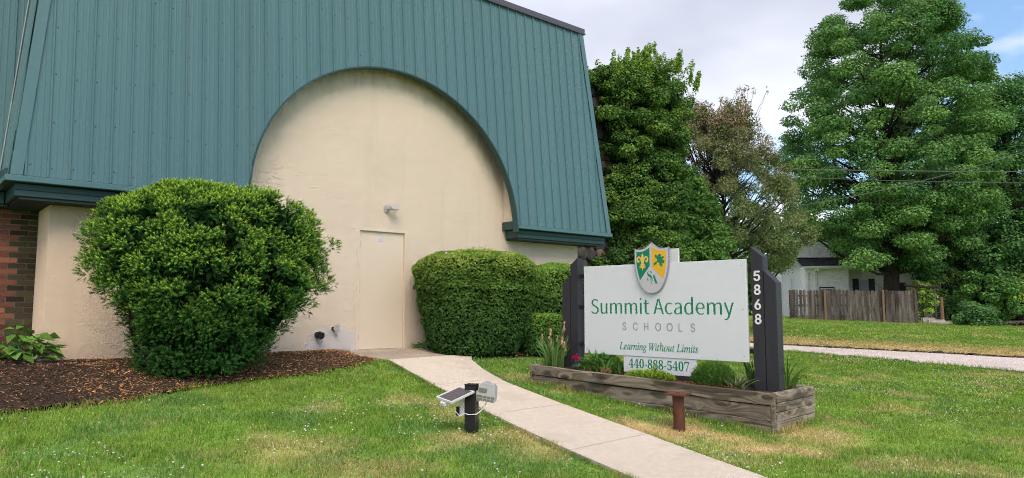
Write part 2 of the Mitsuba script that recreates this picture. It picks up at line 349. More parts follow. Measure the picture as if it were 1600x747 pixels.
GLYPHS = '''{"name":[[[5276,352,5281,361,5332,361,5338,356,5446,65,5539,354,5547,361,5594,361,5600,355,5473,-15,5450,-68,5407,-122,5372,-143,5344,-150,5291,-145,5286,-136,5291,-117,5297,-111,5341,-116,5372,-99,5402,-48,5411,-18,5411,15]],[[4686,355,4693,361,4741,361,4754,313,4786,343,4823,363,4849,370,4894,368,4932,352,4969,304,5018,347,5062,368,5106,370,5152,354,5181,325,5202,269,5204,14,5198,9,5141,9,5134,14,5134,263,5129,288,5122,308,5108,324,5082,334,5062,334,5029,322,4982,282,4982,14,4975,9,4912,11,4907,282,4895,312,4883,324,4868,332,4837,334,4788,311,4757,280,4757,14,4751,9,4691,10,4686,16]],[[4283,165,4284,217,4296,256,4312,289,4357,338,4398,361,4436,370,4469,370,4509,361,4552,334,4588,281,4602,228,4602,188,4595,180,4352,177,4352,139,4362,104,4378,74,4399,53,4441,34,4488,32,4525,41,4563,59,4577,34,4540,14,4498,2,4445,0,4417,5,4375,21,4341,46,4310,84,4289,133],[4350,208,4353,205,4539,205,4539,259,4529,291,4515,315,4491,332,4468,339,4440,339,4415,332,4392,317,4366,285,4355,254]],[[3860,167,3861,215,3878,268,3901,307,3948,349,3994,368,4039,370,4077,361,4122,337,4121,529,4127,534,4188,532,4189,12,4137,9,4124,46,4081,16,4044,2,3999,0,3959,9,3927,28,3891,66,3868,119],[3932,153,3946,90,3964,60,3979,48,4007,36,4040,34,4066,41,4101,62,4120,82,4120,301,4080,327,4045,336,4014,334,3974,313,3955,289,3939,252,3932,215]],[[3481,88,3482,113,3494,139,3532,177,3587,202,3707,228,3702,286,3695,305,3676,327,3649,336,3603,334,3568,322,3524,298,3507,321,3512,330,3587,363,3624,370,3662,370,3711,356,3748,325,3770,276,3777,235,3775,11,3721,9,3710,48,3672,23,3629,5,3607,0,3553,5,3521,21,3500,41,3487,64],[3548,78,3565,44,3601,32,3653,41,3696,69,3707,80,3706,199,3632,188,3569,161,3550,132]],[[3128,165,3130,217,3148,272,3175,311,3211,343,3274,368,3325,370,3370,359,3408,335,3386,305,3341,332,3320,336,3289,334,3254,320,3221,285,3205,246,3200,219,3200,148,3207,114,3223,79,3242,58,3282,37,3324,34,3350,41,3397,70,3416,44,3400,28,3368,12,3321,0,3269,2,3219,21,3184,46,3155,82,3134,130]],[[2692,11,2691,22,2848,486,2854,491,2925,491,3088,14,3082,9,3029,9,3021,16,2975,161,2803,161,2798,157,2754,16,2746,9],[2816,216,2819,193,2959,196,2954,232,2888,440,2882,432]],[[2286,350,2294,359,2345,363,2350,446,2353,461,2359,466,2407,466,2413,461,2415,362,2507,361,2513,357,2514,335,2508,330,2414,327,2414,78,2426,47,2445,34,2472,32,2509,40,2518,19,2514,12,2467,0,2433,0,2386,16,2362,41,2348,71,2341,120,2341,327,2292,330,2287,335]],[[2135,486,2139,500,2150,511,2170,520,2187,520,2204,513,2223,489,2206,466,2187,457,2169,457,2153,464]],[[2143,355,2150,361,2207,361,2214,356,2214,16,2208,9,2149,9,2143,15]],[[1511,355,1518,361,1566,361,1579,313,1611,343,1648,363,1674,370,1719,368,1757,352,1794,304,1843,347,1887,368,1931,370,1977,354,2006,325,2027,269,2029,14,2023,9,1966,9,1959,14,1959,263,1954,288,1947,308,1933,324,1907,334,1887,334,1854,322,1807,282,1807,14,1800,9,1737,11,1732,282,1720,312,1708,324,1693,332,1662,334,1613,311,1582,279,1582,14,1576,9,1516,10,1511,16]],[[880,355,886,361,934,361,947,313,980,343,1016,363,1042,370,1087,368,1125,352,1162,304,1211,347,1255,368,1299,370,1345,354,1375,325,1395,269,1397,14,1392,9,1334,9,1328,14,1327,263,1323,288,1315,308,1301,324,1275,334,1256,334,1222,322,1175,282,1175,14,1169,9,1105,11,1100,282,1088,312,1076,324,1061,332,1031,334,981,311,950,279,950,14,944,9,884,10,880,16]],[[459,355,466,361,526,361,531,356,534,89,544,61,556,46,580,36,610,36,651,53,693,98,693,356,700,361,761,359,761,11,707,10,700,28,700,52,695,57,643,16,594,0,561,0,530,7,509,19,486,41,466,85,459,129]],[[44,63,43,70,70,98,118,62,182,39,218,36,255,43,276,53,295,69,309,108,309,147,297,183,273,204,146,262,104,287,69,325,55,358,52,383,59,409,80,443,123,479,158,493,195,500,249,498,295,484,330,465,351,447,328,418,273,452,241,461,205,464,158,452,139,438,130,423,125,409,125,355,132,336,149,317,297,247,330,227,358,198,375,167,382,134,372,96,354,64,328,37,302,21,267,7,228,0,167,2,124,14,73,39]]],"tag":[[[7106,0,7120,109,7126,115,7139,113,7149,57,7162,35,7180,20,7193,14,7231,17,7251,32,7262,50,7264,83,7259,99,7191,197,7176,229,7173,273,7191,310,7212,329,7244,341,7290,341,7333,327,7347,327,7357,339,7368,338,7370,324,7355,229,7340,231,7331,272,7317,299,7301,312,7260,317,7241,304,7233,291,7233,267,7241,249,7302,166,7324,119,7327,78,7319,53,7302,26,7274,3,7241,-10,7187,-10,7141,5,7129,2,7122,-7,7110,-7]],[[6936,5,6933,52,6998,289,6995,300,6954,301,6955,319,7013,347,7038,369,7076,422,7093,423,7096,415,7072,332,7127,329,7127,307,7121,300,7063,299,7000,63,7000,41,7014,36,7028,44,7065,85,7078,72,7026,12,6995,-7,6972,-12,6953,-9]],[[6835,454,6840,478,6869,500,6897,492,6913,470,6908,438,6886,421,6853,426,6840,440]],[[6741,16,6743,56,6805,282,6796,300,6762,306,6762,321,6879,341,6884,336,6885,321,6813,84,6808,45,6820,38,6838,44,6880,91,6894,77,6851,24,6809,-5,6782,-12,6763,-9,6746,5]],[[6136,-1,6214,270,6214,291,6206,300,6169,307,6173,324,6231,329,6276,341,6291,339,6293,323,6265,236,6266,219,6336,295,6380,326,6410,339,6446,341,6461,336,6473,324,6481,293,6469,235,6472,226,6539,298,6594,334,6645,341,6673,324,6678,311,6678,278,6620,65,6621,45,6636,41,6650,49,6686,93,6700,81,6666,32,6630,1,6604,-10,6578,-9,6561,2,6553,21,6558,73,6611,260,6608,287,6590,293,6559,281,6537,264,6474,184,6433,104,6398,0,6338,-1,6411,255,6411,284,6393,293,6342,266,6282,200,6233,109,6196,0]],[[6054,454,6058,478,6088,500,6115,492,6132,470,6127,438,6104,421,6072,426,6058,440]],[[5960,16,5962,56,6024,282,6015,300,5980,306,5981,321,6098,341,6103,336,6103,321,6031,84,6027,45,6038,38,6056,44,6099,91,6113,77,6070,24,6028,-5,6001,-12,5982,-9,5965,5]],[[5454,-1,5459,16,5490,19,5511,30,5529,60,5627,425,5630,458,5624,470,5608,478,5582,481,5577,487,5580,500,5779,502,5777,484,5732,473,5709,440,5618,103,5608,44,5614,34,5631,29,5756,29,5798,36,5848,61,5879,95,5907,142,5922,144,5923,133,5879,0]],[[5097,5,5094,52,5159,289,5156,300,5115,301,5116,319,5174,347,5199,369,5237,422,5254,423,5257,415,5233,332,5288,329,5288,307,5282,300,5224,299,5161,63,5161,41,5175,36,5189,44,5226,85,5239,72,5187,12,5156,-7,5133,-12,5114,-9]],[[4706,23,4709,85,4760,273,4756,297,4740,305,4716,306,4718,323,4819,341,4836,341,4841,335,4769,74,4770,48,4775,39,4787,36,4811,44,4836,61,4903,143,4952,238,4979,330,4985,334,5040,332,4971,72,4969,45,4981,38,4999,44,5039,91,5052,80,5031,46,5002,15,4973,-5,4943,-12,4923,-9,4907,5,4901,37,4923,121,4920,129,4860,53,4830,22,4793,-2,4756,-12,4734,-9,4714,5]],[[4319,93,4322,153,4349,216,4387,267,4442,312,4506,339,4566,341,4613,324,4646,291,4663,241,4663,201,4649,147,4610,82,4581,50,4541,20,4502,0,4465,-10,4435,-12,4400,-7,4370,5,4340,33,4327,56],[4387,73,4395,45,4405,30,4439,14,4466,17,4489,27,4535,71,4572,137,4594,210,4594,269,4584,296,4571,309,4552,317,4519,317,4484,300,4455,273,4428,234,4406,188,4390,127]],[[3917,6,4017,479,4014,496,4006,507,3962,517,3964,540,3970,550,4100,550,4103,540,4053,312,4059,311,4084,344,4115,372,4155,392,4208,394,4231,386,4250,370,4264,338,4264,290,4228,125,4224,70,4229,50,4240,41,4267,43,4294,55,4308,32,4276,8,4232,-10,4195,-7,4178,2,4159,24,4151,45,4151,95,4187,265,4192,311,4181,338,4150,344,4124,333,4092,307,4044,234,4027,185,3987,0,3920,-2]],[[3695,5,3692,52,3757,289,3755,300,3714,301,3714,319,3773,347,3797,369,3836,422,3853,423,3856,415,3832,332,3886,329,3887,307,3881,300,3823,299,3760,62,3760,40,3773,36,3787,44,3824,85,3838,72,3786,12,3754,-7,3732,-12,3712,-9]],[[3595,454,3599,478,3629,500,3656,492,3673,470,3668,438,3645,421,3613,426,3599,440]],[[3501,16,3502,56,3565,282,3556,300,3521,306,3522,321,3639,341,3644,336,3644,321,3572,84,3567,46,3579,38,3597,44,3640,91,3654,78,3610,24,3569,-5,3542,-12,3523,-9,3506,5]],[[2906,491,2913,502,3113,499,3108,484,3084,483,3059,473,3048,452,3034,184,3037,142,3209,387,3206,457,3188,478,3154,484,3152,496,3156,502,3348,499,3341,484,3302,475,3289,452,3274,196,3277,149,3456,413,3471,442,3476,460,3473,470,3452,481,3426,484,3429,500,3577,502,3583,496,3579,484,3555,478,3537,465,3503,424,3216,-5,3205,-14,3192,-10,3204,263,3201,315,2975,-5,2965,-14,2952,-12,2969,444,2963,462,2951,475,2910,483]],[[2314,-94,2313,-66,2330,-29,2356,-3,2397,25,2375,51,2375,69,2426,127,2393,161,2380,189,2382,242,2404,283,2448,322,2511,344,2564,341,2628,320,2681,319,2681,284,2637,282,2639,245,2634,217,2622,190,2596,159,2574,142,2535,125,2456,120,2438,96,2441,85,2454,75,2543,43,2582,21,2598,5,2608,-13,2613,-46,2605,-81,2589,-110,2560,-136,2511,-159,2474,-166,2408,-166,2376,-158,2344,-141,2325,-123],[2445,179,2453,157,2476,142,2510,144,2538,164,2560,201,2572,246,2572,284,2554,314,2536,322,2519,322,2497,312,2474,290,2450,240],[2363,-83,2371,-107,2391,-127,2431,-139,2475,-139,2530,-122,2552,-92,2558,-63,2550,-42,2520,-17,2426,17,2402,2,2373,-30,2363,-56]],[[1964,5,2043,279,2032,300,1997,304,1999,321,2107,341,2122,339,2122,323,2091,228,2095,219,2152,281,2217,329,2257,341,2280,339,2296,329,2305,308,2303,266,2252,93,2246,45,2253,38,2270,44,2313,98,2326,87,2300,43,2267,7,2237,-9,2208,-12,2186,2,2178,23,2183,61,2236,260,2233,287,2217,293,2196,286,2169,266,2123,218,2090,169,2056,97,2026,0,1968,-2]],[[1881,454,1885,478,1915,500,1942,492,1959,470,1954,438,1931,421,1899,426,1885,440]],[[1787,16,1789,56,1851,282,1842,300,1807,306,1808,321,1925,341,1930,336,1930,321,1858,84,1854,46,1865,38,1883,44,1926,91,1940,78,1896,24,1855,-5,1828,-12,1809,-9,1792,5]],[[1141,-1,1214,270,1214,286,1206,297,1169,305,1173,322,1273,341,1291,339,1293,331,1267,240,1271,232,1322,302,1364,339,1389,341,1415,319,1537,341,1543,333,1510,228,1513,219,1570,281,1635,329,1660,339,1686,341,1716,327,1724,308,1721,266,1671,93,1664,45,1672,38,1689,44,1731,98,1744,87,1711,33,1675,0,1645,-12,1626,-12,1604,2,1596,23,1601,61,1654,260,1651,287,1636,293,1615,286,1588,266,1542,218,1508,169,1474,97,1444,0,1383,0,1462,279,1450,300,1417,303,1403,271,1384,257,1359,257,1336,279,1325,271,1287,217,1250,147,1221,70,1204,2,1198,-2]],[[780,50,781,112,803,184,840,248,885,298,916,322,965,341,1009,339,1037,317,1049,334,1103,332,1036,89,1029,45,1034,41,1049,44,1090,86,1103,76,1052,14,1013,-10,996,-12,975,-4,966,14,969,49,978,82,975,89,908,14,862,-10,838,-12,808,-2,791,15],[849,64,862,41,892,41,939,80,968,122,992,165,1017,233,1022,285,1006,314,972,317,953,310,919,280,897,248,861,161,849,105]],[[475,88,476,138,493,192,532,255,572,295,633,331,670,341,720,339,752,318,760,299,759,270,749,245,726,216,663,178,600,159,551,151,546,139,546,77,566,42,606,29,637,34,664,46,721,89,730,75,690,32,658,10,622,-5,594,-10,547,-7,526,1,498,24,483,49],[555,178,562,173,601,183,630,195,662,217,682,239,695,267,697,300,692,311,682,317,663,317,624,295,585,246]],[[-27,-1,-21,16,10,19,30,30,48,60,147,426,149,459,144,470,128,478,101,481,96,487,99,500,298,502,296,484,251,473,229,440,137,103,127,44,134,34,150,29,275,29,317,36,367,61,398,95,426,142,441,144,442,133,398,0]]],"phone":[[[4141,368,4139,493,4144,509,4476,507,4473,472,4277,5,4232,5,4228,10,4413,435,4408,440,4207,440,4193,432,4178,412,4172,370]],[[3727,228,3728,320,3741,391,3760,442,3793,485,3825,505,3857,514,3924,517,3971,504,4016,471,4043,427,4060,374,4070,311,4070,204,4062,153,4043,90,4018,48,3998,27,3956,5,3919,-2,3859,0,3800,25,3770,58,3753,90,3733,160],[3829,189,3839,106,3854,64,3879,39,3919,39,3944,64,3961,120,3969,201,3969,314,3961,394,3949,442,3939,458,3914,478,3894,481,3871,470,3854,450,3841,421,3829,329]],[[3309,181,3508,508,3602,509,3603,185,3611,178,3678,174,3676,140,3611,139,3604,133,3603,75,3609,59,3626,42,3670,33,3670,6,3430,5,3429,33,3476,39,3500,57,3507,78,3507,133,3499,139,3311,139],[3351,185,3357,178,3499,178,3507,184,3507,378,3512,431,3508,444,3501,441,3454,354]],[[2924,67,2923,92,2931,111,2968,125,2984,79,3009,51,3041,38,3079,41,3107,54,3127,73,3142,101,3149,140,3149,175,3142,210,3129,232,3102,257,3067,269,3013,269,2969,257,2938,269,2960,508,3222,509,3225,390,3194,390,3182,426,3163,440,3005,440,2995,425,2986,306,2993,300,3040,308,3131,303,3180,286,3219,257,3240,221,3250,174,3245,112,3223,63,3195,34,3153,12,3107,0,3038,-2,2994,5,2962,17,2936,38]],[[2694,171,2692,216,2856,214,2853,171]],[[2280,112,2279,148,2296,195,2322,220,2382,260,2323,310,2298,359,2298,422,2325,476,2371,505,2425,517,2504,514,2538,505,2567,487,2589,464,2603,429,2603,364,2584,329,2514,279,2584,233,2610,204,2622,180,2630,145,2627,107,2618,75,2600,48,2574,27,2511,2,2423,-2,2391,2,2352,15,2317,36,2289,77],[2368,107,2378,76,2403,46,2430,31,2464,29,2494,39,2519,61,2536,96,2538,137,2528,165,2499,196,2428,235,2378,183,2368,153],[2387,390,2394,360,2405,345,2439,316,2473,301,2517,346,2526,392,2524,418,2514,446,2484,478,2461,486,2435,483,2402,455,2389,425]],[[1876,112,1875,148,1892,195,1918,220,1979,260,1919,310,1894,359,1894,422,1921,476,1967,505,2021,517,2100,514,2134,505,2164,487,2185,464,2199,429,2199,364,2180,329,2110,279,2180,233,2206,204,2218,180,2226,145,2223,107,2214,75,2196,48,2170,27,2107,2,2073,-2,1987,2,1948,15,1914,36,1885,77],[1964,107,1974,76,1999,46,2026,31,2060,29,2090,39,2115,61,2132,96,2135,137,2124,165,2095,196,2024,236,1974,183,1964,153],[1983,390,1991,360,2001,345,2035,315,2069,301,2113,346,2123,392,2120,418,2110,446,2081,478,2057,486,2032,483,1998,455,1986,425]],[[1472,112,1471,148,1489,195,1514,220,1575,260,1515,310,1491,359,1490,422,1518,476,1563,505,1617,517,1696,514,1730,505,1760,487,1781,464,1796,429,1796,364,1776,329,1706,279,1776,233,1802,204,1815,180,1822,145,1820,107,1810,75,1793,48,1767,27,1703,2,1669,-2,1583,2,1544,15,1510,36,1481,77],[1560,107,1570,76,1595,46,1623,31,1656,29,1686,39,1711,61,1728,96,1731,137,1720,165,1691,196,1621,236,1570,183,1560,153],[1579,390,1587,360,1597,345,1631,315,1666,301,1709,346,1719,392,1716,418,1706,446,1677,478,1653,486,1628,483,1594,455,1582,425]],[[1249,171,1248,216,1411,214,1408,171]],[[838,228,839,320,851,391,871,442,904,485,936,505,968,514,1034,517,1081,504,1127,471,1154,427,1171,374,1180,311,1180,204,1173,153,1154,90,1129,48,1108,27,1067,5,1029,-2,970,0,911,25,881,58,863,90,844,160],[940,189,950,106,964,64,990,39,1030,39,1055,64,1072,120,1079,201,1079,314,1072,394,1060,442,1050,458,1024,478,1005,481,982,470,965,450,952,421,940,329]],[[421,183,618,508,713,509,714,185,721,178,788,174,787,140,722,139,715,133,714,75,719,59,737,41,780,33,780,6,540,5,540,33,587,39,610,57,618,78,617,133,610,139,421,140],[462,185,467,178,610,178,617,184,618,378,623,431,619,444,611,441,564,354]],[[17,183,215,508,309,509,310,185,318,178,385,174,383,140,318,139,311,133,310,75,315,59,333,41,376,33,377,6,137,5,136,33,183,39,206,57,214,78,213,133,206,139,17,140],[58,185,64,178,206,178,213,184,214,378,219,431,215,444,207,441,161,353]]],"S":[[[64,341,67,401,95,452,138,481,181,490,181,484,150,468,128,443,118,410,123,385,131,369,158,342,322,257,358,221,375,172,375,115,367,87,339,41,290,12,229,1,230,7,268,22,295,50,308,78,305,121,268,165,154,224,96,265,70,308]],[[280,461,246,483,251,486,310,469,329,469,355,488,354,364,349,365,316,425]],[[61,2,55,4,59,151,100,66,136,29,192,4,172,0,101,21,83,22]]],"A":[[[16,17,45,44,62,79,224,485,234,490,407,83,431,38,456,12,286,10,285,16,309,35,315,50,286,130,268,151,112,151,96,130,70,55,75,35,100,11,16,10],[115,179,126,163,257,163,267,173,204,332,191,347,176,332]]],"lS":[[[37,129,41,133,103,133,115,98,136,74,163,60,202,51,264,55,301,72,320,88,337,122,337,151,327,173,285,202,154,241,101,269,76,291,58,322,50,350,50,381,62,424,87,459,120,484,164,502,204,509,265,507,311,493,348,470,385,426,394,400,394,372,333,372,321,405,297,428,254,445,205,447,167,438,129,410,117,383,117,354,125,336,155,310,202,291,307,261,339,245,373,218,394,188,401,167,404,119,394,83,371,46,333,14,295,-2,246,-11,164,-7,108,14,71,44,48,79]]],"lC":[[[39,278,51,345,67,387,97,434,135,469,170,491,224,507,285,509,339,497,394,467,426,436,454,389,465,342,401,340,383,384,368,403,319,436,279,445,246,445,201,433,150,396,115,330,106,283,106,216,115,170,134,128,164,90,202,67,246,55,303,60,352,83,385,121,402,160,463,160,466,148,458,122,424,62,388,28,350,7,302,-7,243,-9,175,7,126,37,95,69,69,108,44,185]]],"lH":[[[57,498,62,502,126,499,128,287,380,287,383,290,383,499,451,500,450,-2,383,1,383,221,380,225,128,224,126,1,58,0]]],"lO":[[[39,278,53,352,74,399,101,438,135,469,182,495,224,507,285,509,324,502,378,479,408,457,442,417,463,380,482,322,489,265,479,166,465,124,437,76,406,41,378,21,346,5,304,-7,243,-9,203,-2,161,14,126,37,97,66,76,97,46,173,39,222],[106,217,115,170,131,132,145,111,180,79,208,64,248,55,279,55,319,64,357,86,380,109,410,165,422,225,422,274,406,347,378,394,357,414,319,436,279,445,249,445,208,435,164,408,138,379,122,349,106,284]]],"lL":[[[57,500,62,505,126,501,127,61,355,59,355,-2,58,0]]],"n5":[[[41,126,61,147,118,147,139,126,155,88,202,69,231,69,257,76,286,97,300,133,303,174,293,209,272,238,238,252,198,255,158,245,130,230,112,229,72,234,49,255,76,490,79,500,98,518,360,518,378,498,378,446,362,429,167,426,156,336,160,333,208,346,267,342,316,318,369,266,394,212,401,151,390,95,362,48,316,5,277,-16,234,-25,169,-21,110,7,69,49,48,83]]],"n8":[[[33,114,32,150,44,192,67,227,106,264,67,310,53,345,53,402,74,450,126,499,159,516,201,525,270,520,331,490,373,445,392,400,394,366,385,326,371,300,337,265,385,218,410,164,413,116,406,88,389,57,353,19,305,-11,246,-25,182,-23,140,-11,94,16,53,60],[131,125,136,105,151,83,198,67,245,67,273,74,300,91,310,113,312,148,300,182,285,197,250,211,207,213,176,206,148,189,133,161],[149,354,156,332,174,315,202,305,243,305,274,317,286,329,296,358,296,383,286,411,271,424,243,433,202,433,161,416,149,387]]],"n6":[[[47,137,48,191,67,250,101,312,225,495,251,520,314,520,334,497,220,329,267,323,316,305,365,261,378,243,399,187,401,144,397,111,376,62,334,16,288,-13,242,-25,189,-23,140,-4,89,39,58,90],[144,134,156,98,174,78,205,67,242,67,264,74,284,88,298,117,303,169,296,198,283,219,262,234,235,241,190,236,164,221,152,200,145,174]]],"n2":[[[55,46,265,276,289,309,305,354,303,390,285,421,248,440,205,443,178,435,152,416,138,385,135,358,126,349,67,349,56,360,55,368,60,398,74,433,119,483,171,509,215,516,253,514,309,493,356,451,376,417,385,375,381,329,360,282,320,229,170,67,382,64,392,54,392,0,381,-9,66,-9,55,1]]]}'''


# ---------------------------------------------------------------- the lie of the land
def _ground_model():
    pts = []
    for s in (-16, -11, -8, -5, -2.5, 0, 2.5, 5):
        for o, z in ((0, .77), (1, .68), (2, .58), (3, .465), (4.5, .30), (6.7, .13), (7.6, .08), (10.84, 0.), (14, -.05)):
            q = ORG + s * AX + o * NX
            pts.append((q[0], q[1], z))
    pts += [(2.83, 7.95, .135), (3.61, 8.7, .175), (.3, 10.43, .43), (4.6, 6.5, .07), (7.1, 18.9, .35), (8.0, 21.3, .36), (12, 17.2, .28), (9.75, 14, .26),
            (5.5, 23.5, .45), (12.5, 9, .1), (18, 12, .2), (6, 5, 0), (10, 3, -.05), (16, 4, 0), (4.2, 16.5, .5), (14.2, 25, .52), (20, 22, .45), (22, 30, .5), (30, 30, .45),
            (13.7, 37, .88), (20, 36, .66), (26, 38, .62), (34, 38, .6), (20, 45, .9), (5, 35, .9), (0, 28, .8), (0, -6, -.1), (-8, -6, 0), (8, -6, -.1)]
    for a in np.linspace(0, 2 * np.pi, 24, endpoint=False):
        pts += [(90 * np.cos(a), 90 * np.sin(a), .6), (300 * np.cos(a), 300 * np.sin(a), .6)]
    p = np.array(pts)
    return RBFInterpolator(p[:, :2], p[:, 2], smoothing=.002, kernel='linear')


_rbf = _ground_model()
_gx = np.concatenate([[-330, -200, -120, -70], np.arange(-45, -12, 3.), np.arange(-12, 18, .3), np.arange(18, 48, 1.5), [55, 70, 120, 200, 330]])
_gy = np.concatenate([[-330, -200, -100, -50, -25, -12, -5], np.arange(-2, 18, .3), np.arange(18, 50, 1.), np.arange(50, 80, 5.), [100, 150, 220, 330]])
_gz = _rbf(np.stack(np.meshgrid(_gx, _gy, indexing='ij'), -1).reshape(-1, 2)).reshape(len(_gx), len(_gy))
from scipy.interpolate import RegularGridInterpolator
from scipy.ndimage import gaussian_filter
_gz = gaussian_filter(_gz, 1.0)
_gi = RegularGridInterpolator((_gx, _gy), _gz, bounds_error=False, fill_value=.6)


def GZ(x, y):
    x, y = np.broadcast_arrays(np.asarray(x, float), np.asarray(y, float))
    return _gi(np.stack([x, y], -1).reshape(-1, 2)).reshape(x.shape)


def so_poly(pts):
    return Polygon([tuple(ORG + s * AX + o * NX) for s, o in pts])


WALK_L = [(-.52, 1.15), (-.95, 2.9), (-1.38, 5), (-1.78, 6.85), (-2.3, 8.6), (-2.9, 10.9)]
WALK_R = [(1.18, 1.02), (.78, 1.55), (.42, 2.3), (.12, 3.2), (-.12, 4.5), (-.42, 6), (-.86, 7.55), (-1.35, 9), (-1.9, 10.9)]
walk = so_poly(WALK_L + WALK_R[::-1])
stoop = so_poly([(-.62, .0), (-.78, .62), (-.52, 1.14), (1.16, 1.02), (1.0, .5), (.70, .0)])
drive = Polygon([(7.1, 18.9), (9.75, 14.0), (12.6, 8.8), (15, 4), (19.5, 5), (17.2, 11.2), (12, 17.2), (8.0, 21.3), (6.3, 23.2), (3.2, 27.5), (1.4, 26.6), (5.0, 22.2)])
mulch_l = so_poly([(-.62, -.05), (-.78, .62), (-.60, .98), (-1.3, 1.45), (-2.0, 1.75), (-2.83, 1.85), (-3.6, 2.05), (-4.5, 2.5), (-5.2, 2.55), (-5.66, 2.62), (-6.6, 2.5), (-8.5, 2.6), (-8.5, -.95), (-4.9, -.95), (-4.9, -.05)])
mulch_r = so_poly([(.70, -.05), (1.0, .5), (1.16, 1.0), (1.5, 1.3), (2.5, 1.5), (3.6, 1.55), (5.0, 1.4), (5.2, -.05)])
planter_fp = Polygon([tuple(SW(t, w, 0)[:2]) for t, w in ((-.49, .41), (3.1, .41), (3.1, -.70), (-.49, -.70))])
house_block = so_poly([(-16, .0), (-16, -12), (12, -12), (12, -1.2), (4.86, -1.2), (4.86, 0)])
no_grass = shapely.union_all([walk.buffer(.0), stoop, drive, mulch_l, mulch_r, planter_fp, house_block])


def dryness(x, y):
    p = np.stack([np.asarray(x, float), np.asarray(y, float), np.zeros_like(np.asarray(x, float))], -1)
    n = meshkit.fbm(p * 1.5 + 30, 5, 1)
    d = np.clip((n - .60) * 2.6, 0, .28)
    n2 = meshkit.fbm(p * 3.1 + 7, 3, 4)
    for cx, cy, rx, ry, a in ((1.75, 7.9, .55, .5, 1.1), (2.45, 7.25, .5, .32, 1.0), (2.2, 7.6, .4, .2, .8), (.15, 7.2, .5, .5, .6), (-.35, 7.1, .35, .3, .6), (-2.0, 6.4, .6, .5, .34),
                              (3.3, 7.9, .5, .35, .7), (-1.2, 6.0, .5, .35, .32), (.3, 6.9, .3, .5, .5)):
        d = np.maximum(d, a * np.clip(1.35 - np.hypot((p[..., 0] - cx) / rx, (p[..., 1] - cy) / ry) + (n2 - .5) * 1.6, 0, 1))
    # scorched strip along the far side of the drive
    e = np.array([[8.0, 21.3], [12, 17.2]]); u = (e[1] - e[0]) / np.linalg.norm(e[1] - e[0])
    w = (p[..., 0] - e[0, 0]) * -u[1] + (p[..., 1] - e[0, 1]) * u[0]
    d = np.maximum(d, np.clip(np.minimum(w + .2, (4.2 - w) / 2.0), 0, 1) * np.clip(.75 + (n2 - .4) * 1.2, .3, 1) * (w > 0))
    return np.clip(d, 0, 1)


def grass_tone(x, y, soft=False):
    p = np.stack([np.asarray(x, float), np.asarray(y, float), np.zeros_like(np.asarray(x, float))], -1)
    a = meshkit.fbm(p * .55, 3, 2)[..., None]; b = meshkit.fbm(p * 2.7 + 50, 3, 6)[..., None]
    c = np.array([.155, .305, .042]) * (1 - a) + np.array([.275, .41, .075]) * a
    b2 = meshkit.fbm(p * 7.0 + 20, 2, 12)[..., None]
    c = c * (.72 + .32 * b + .26 * b2)
    cl = np.clip((meshkit.fbm(p * 1.9 + 60, 3, 16)[..., None] - .52) * 5, 0, 1)
    c = c * (1 - .5 * cl) + np.array([.115, .255, .075]) * .5 * cl
    d = dryness(x, y)[..., None]
    if soft: d = np.minimum(d, .38) + .4 * np.clip(d - .6, 0, 1)
    return c * (1 - d) + np.array([.66, .48, .24]) * (.75 + .5 * b) * d


xx, yy = np.meshgrid(np.concatenate([_gx[_gx < -12], np.arange(-12, 18, .12), _gx[_gx >= 18]]), np.concatenate([_gy[_gy < -2], np.arange(-2, 26, .12), np.arange(26, 50, .5), _gy[_gy >= 50]]), indexing='ij')
zz = GZ(xx, yy) - .012
gc = grass_tone(xx, yy) * .78
inner = shapely.contains_xy(shapely.union_all([mulch_l, mulch_r, planter_fp]), xx.ravel(), yy.ravel()).reshape(xx.shape)
gc[inner] = (.05, .035, .025)
sunk = shapely.contains_xy(shapely.union_all([walk, stoop, drive]).buffer(-.10), xx.ravel(), yy.ravel()).reshape(xx.shape)
zz = np.where(sunk, zz - .06, zz)
nx_, ny_ = xx.shape
ii, jj = np.meshgrid(np.arange(nx_ - 1), np.arange(ny_ - 1), indexing='ij')
q = np.stack([ii * ny_ + jj, (ii + 1) * ny_ + jj, (ii + 1) * ny_ + jj + 1, ii * ny_ + jj + 1], -1).reshape(-1, 4)
put('ground', (np.stack([xx, yy, zz], -1).reshape(-1, 3), q), 'm_vertex', True, gc.reshape(-1, 3))
tag('ground', kind='structure')


# slabs that follow the land
def slab(poly, step, lift, depth, fn=None):
    """A paving slab: triangulated top that follows the ground, with side walls."""
    poly = poly.buffer(0)
    x0, y0, x1, y1 = poly.bounds
    b = poly.segmentize(step)
    ring = np.array(b.exterior.coords)[:-1]
    gx, gy = np.meshgrid(np.arange(x0, x1, step), np.arange(y0, y1, step))
    ins = shapely.contains_xy(poly.buffer(-step * .45), gx.ravel(), gy.ravel())
    pts = np.vstack([ring, np.stack([gx.ravel()[ins], gy.ravel()[ins]], 1)])
    from scipy.spatial import Delaunay
    tri = Delaunay(pts).simplices
    cen = pts[tri].mean(1)
    tri = tri[shapely.contains_xy(poly, cen[:, 0], cen[:, 1])]
    a, c, d = (pts[tri[:, k]] for k in range(3))
    flip = ((c - a)[:, 0] * (d - a)[:, 1] - (c - a)[:, 1] * (d - a)[:, 0]) < 0
    tri[flip] = tri[flip][:, ::-1]
    z = (fn or GZ)(pts[:, 0], pts[:, 1]) + lift
    v = np.column_stack([pts, z]); n = len(v); m = len(ring)
    low = np.column_stack([ring, z[:m] - depth])
    k = np.arange(m)
    side = np.vstack([np.stack([k, n + k, n + (k + 1) % m], 1), np.stack([k, n + (k + 1) % m, (k + 1) % m], 1)])
    return np.vstack([v, low]), np.vstack([tri, side])


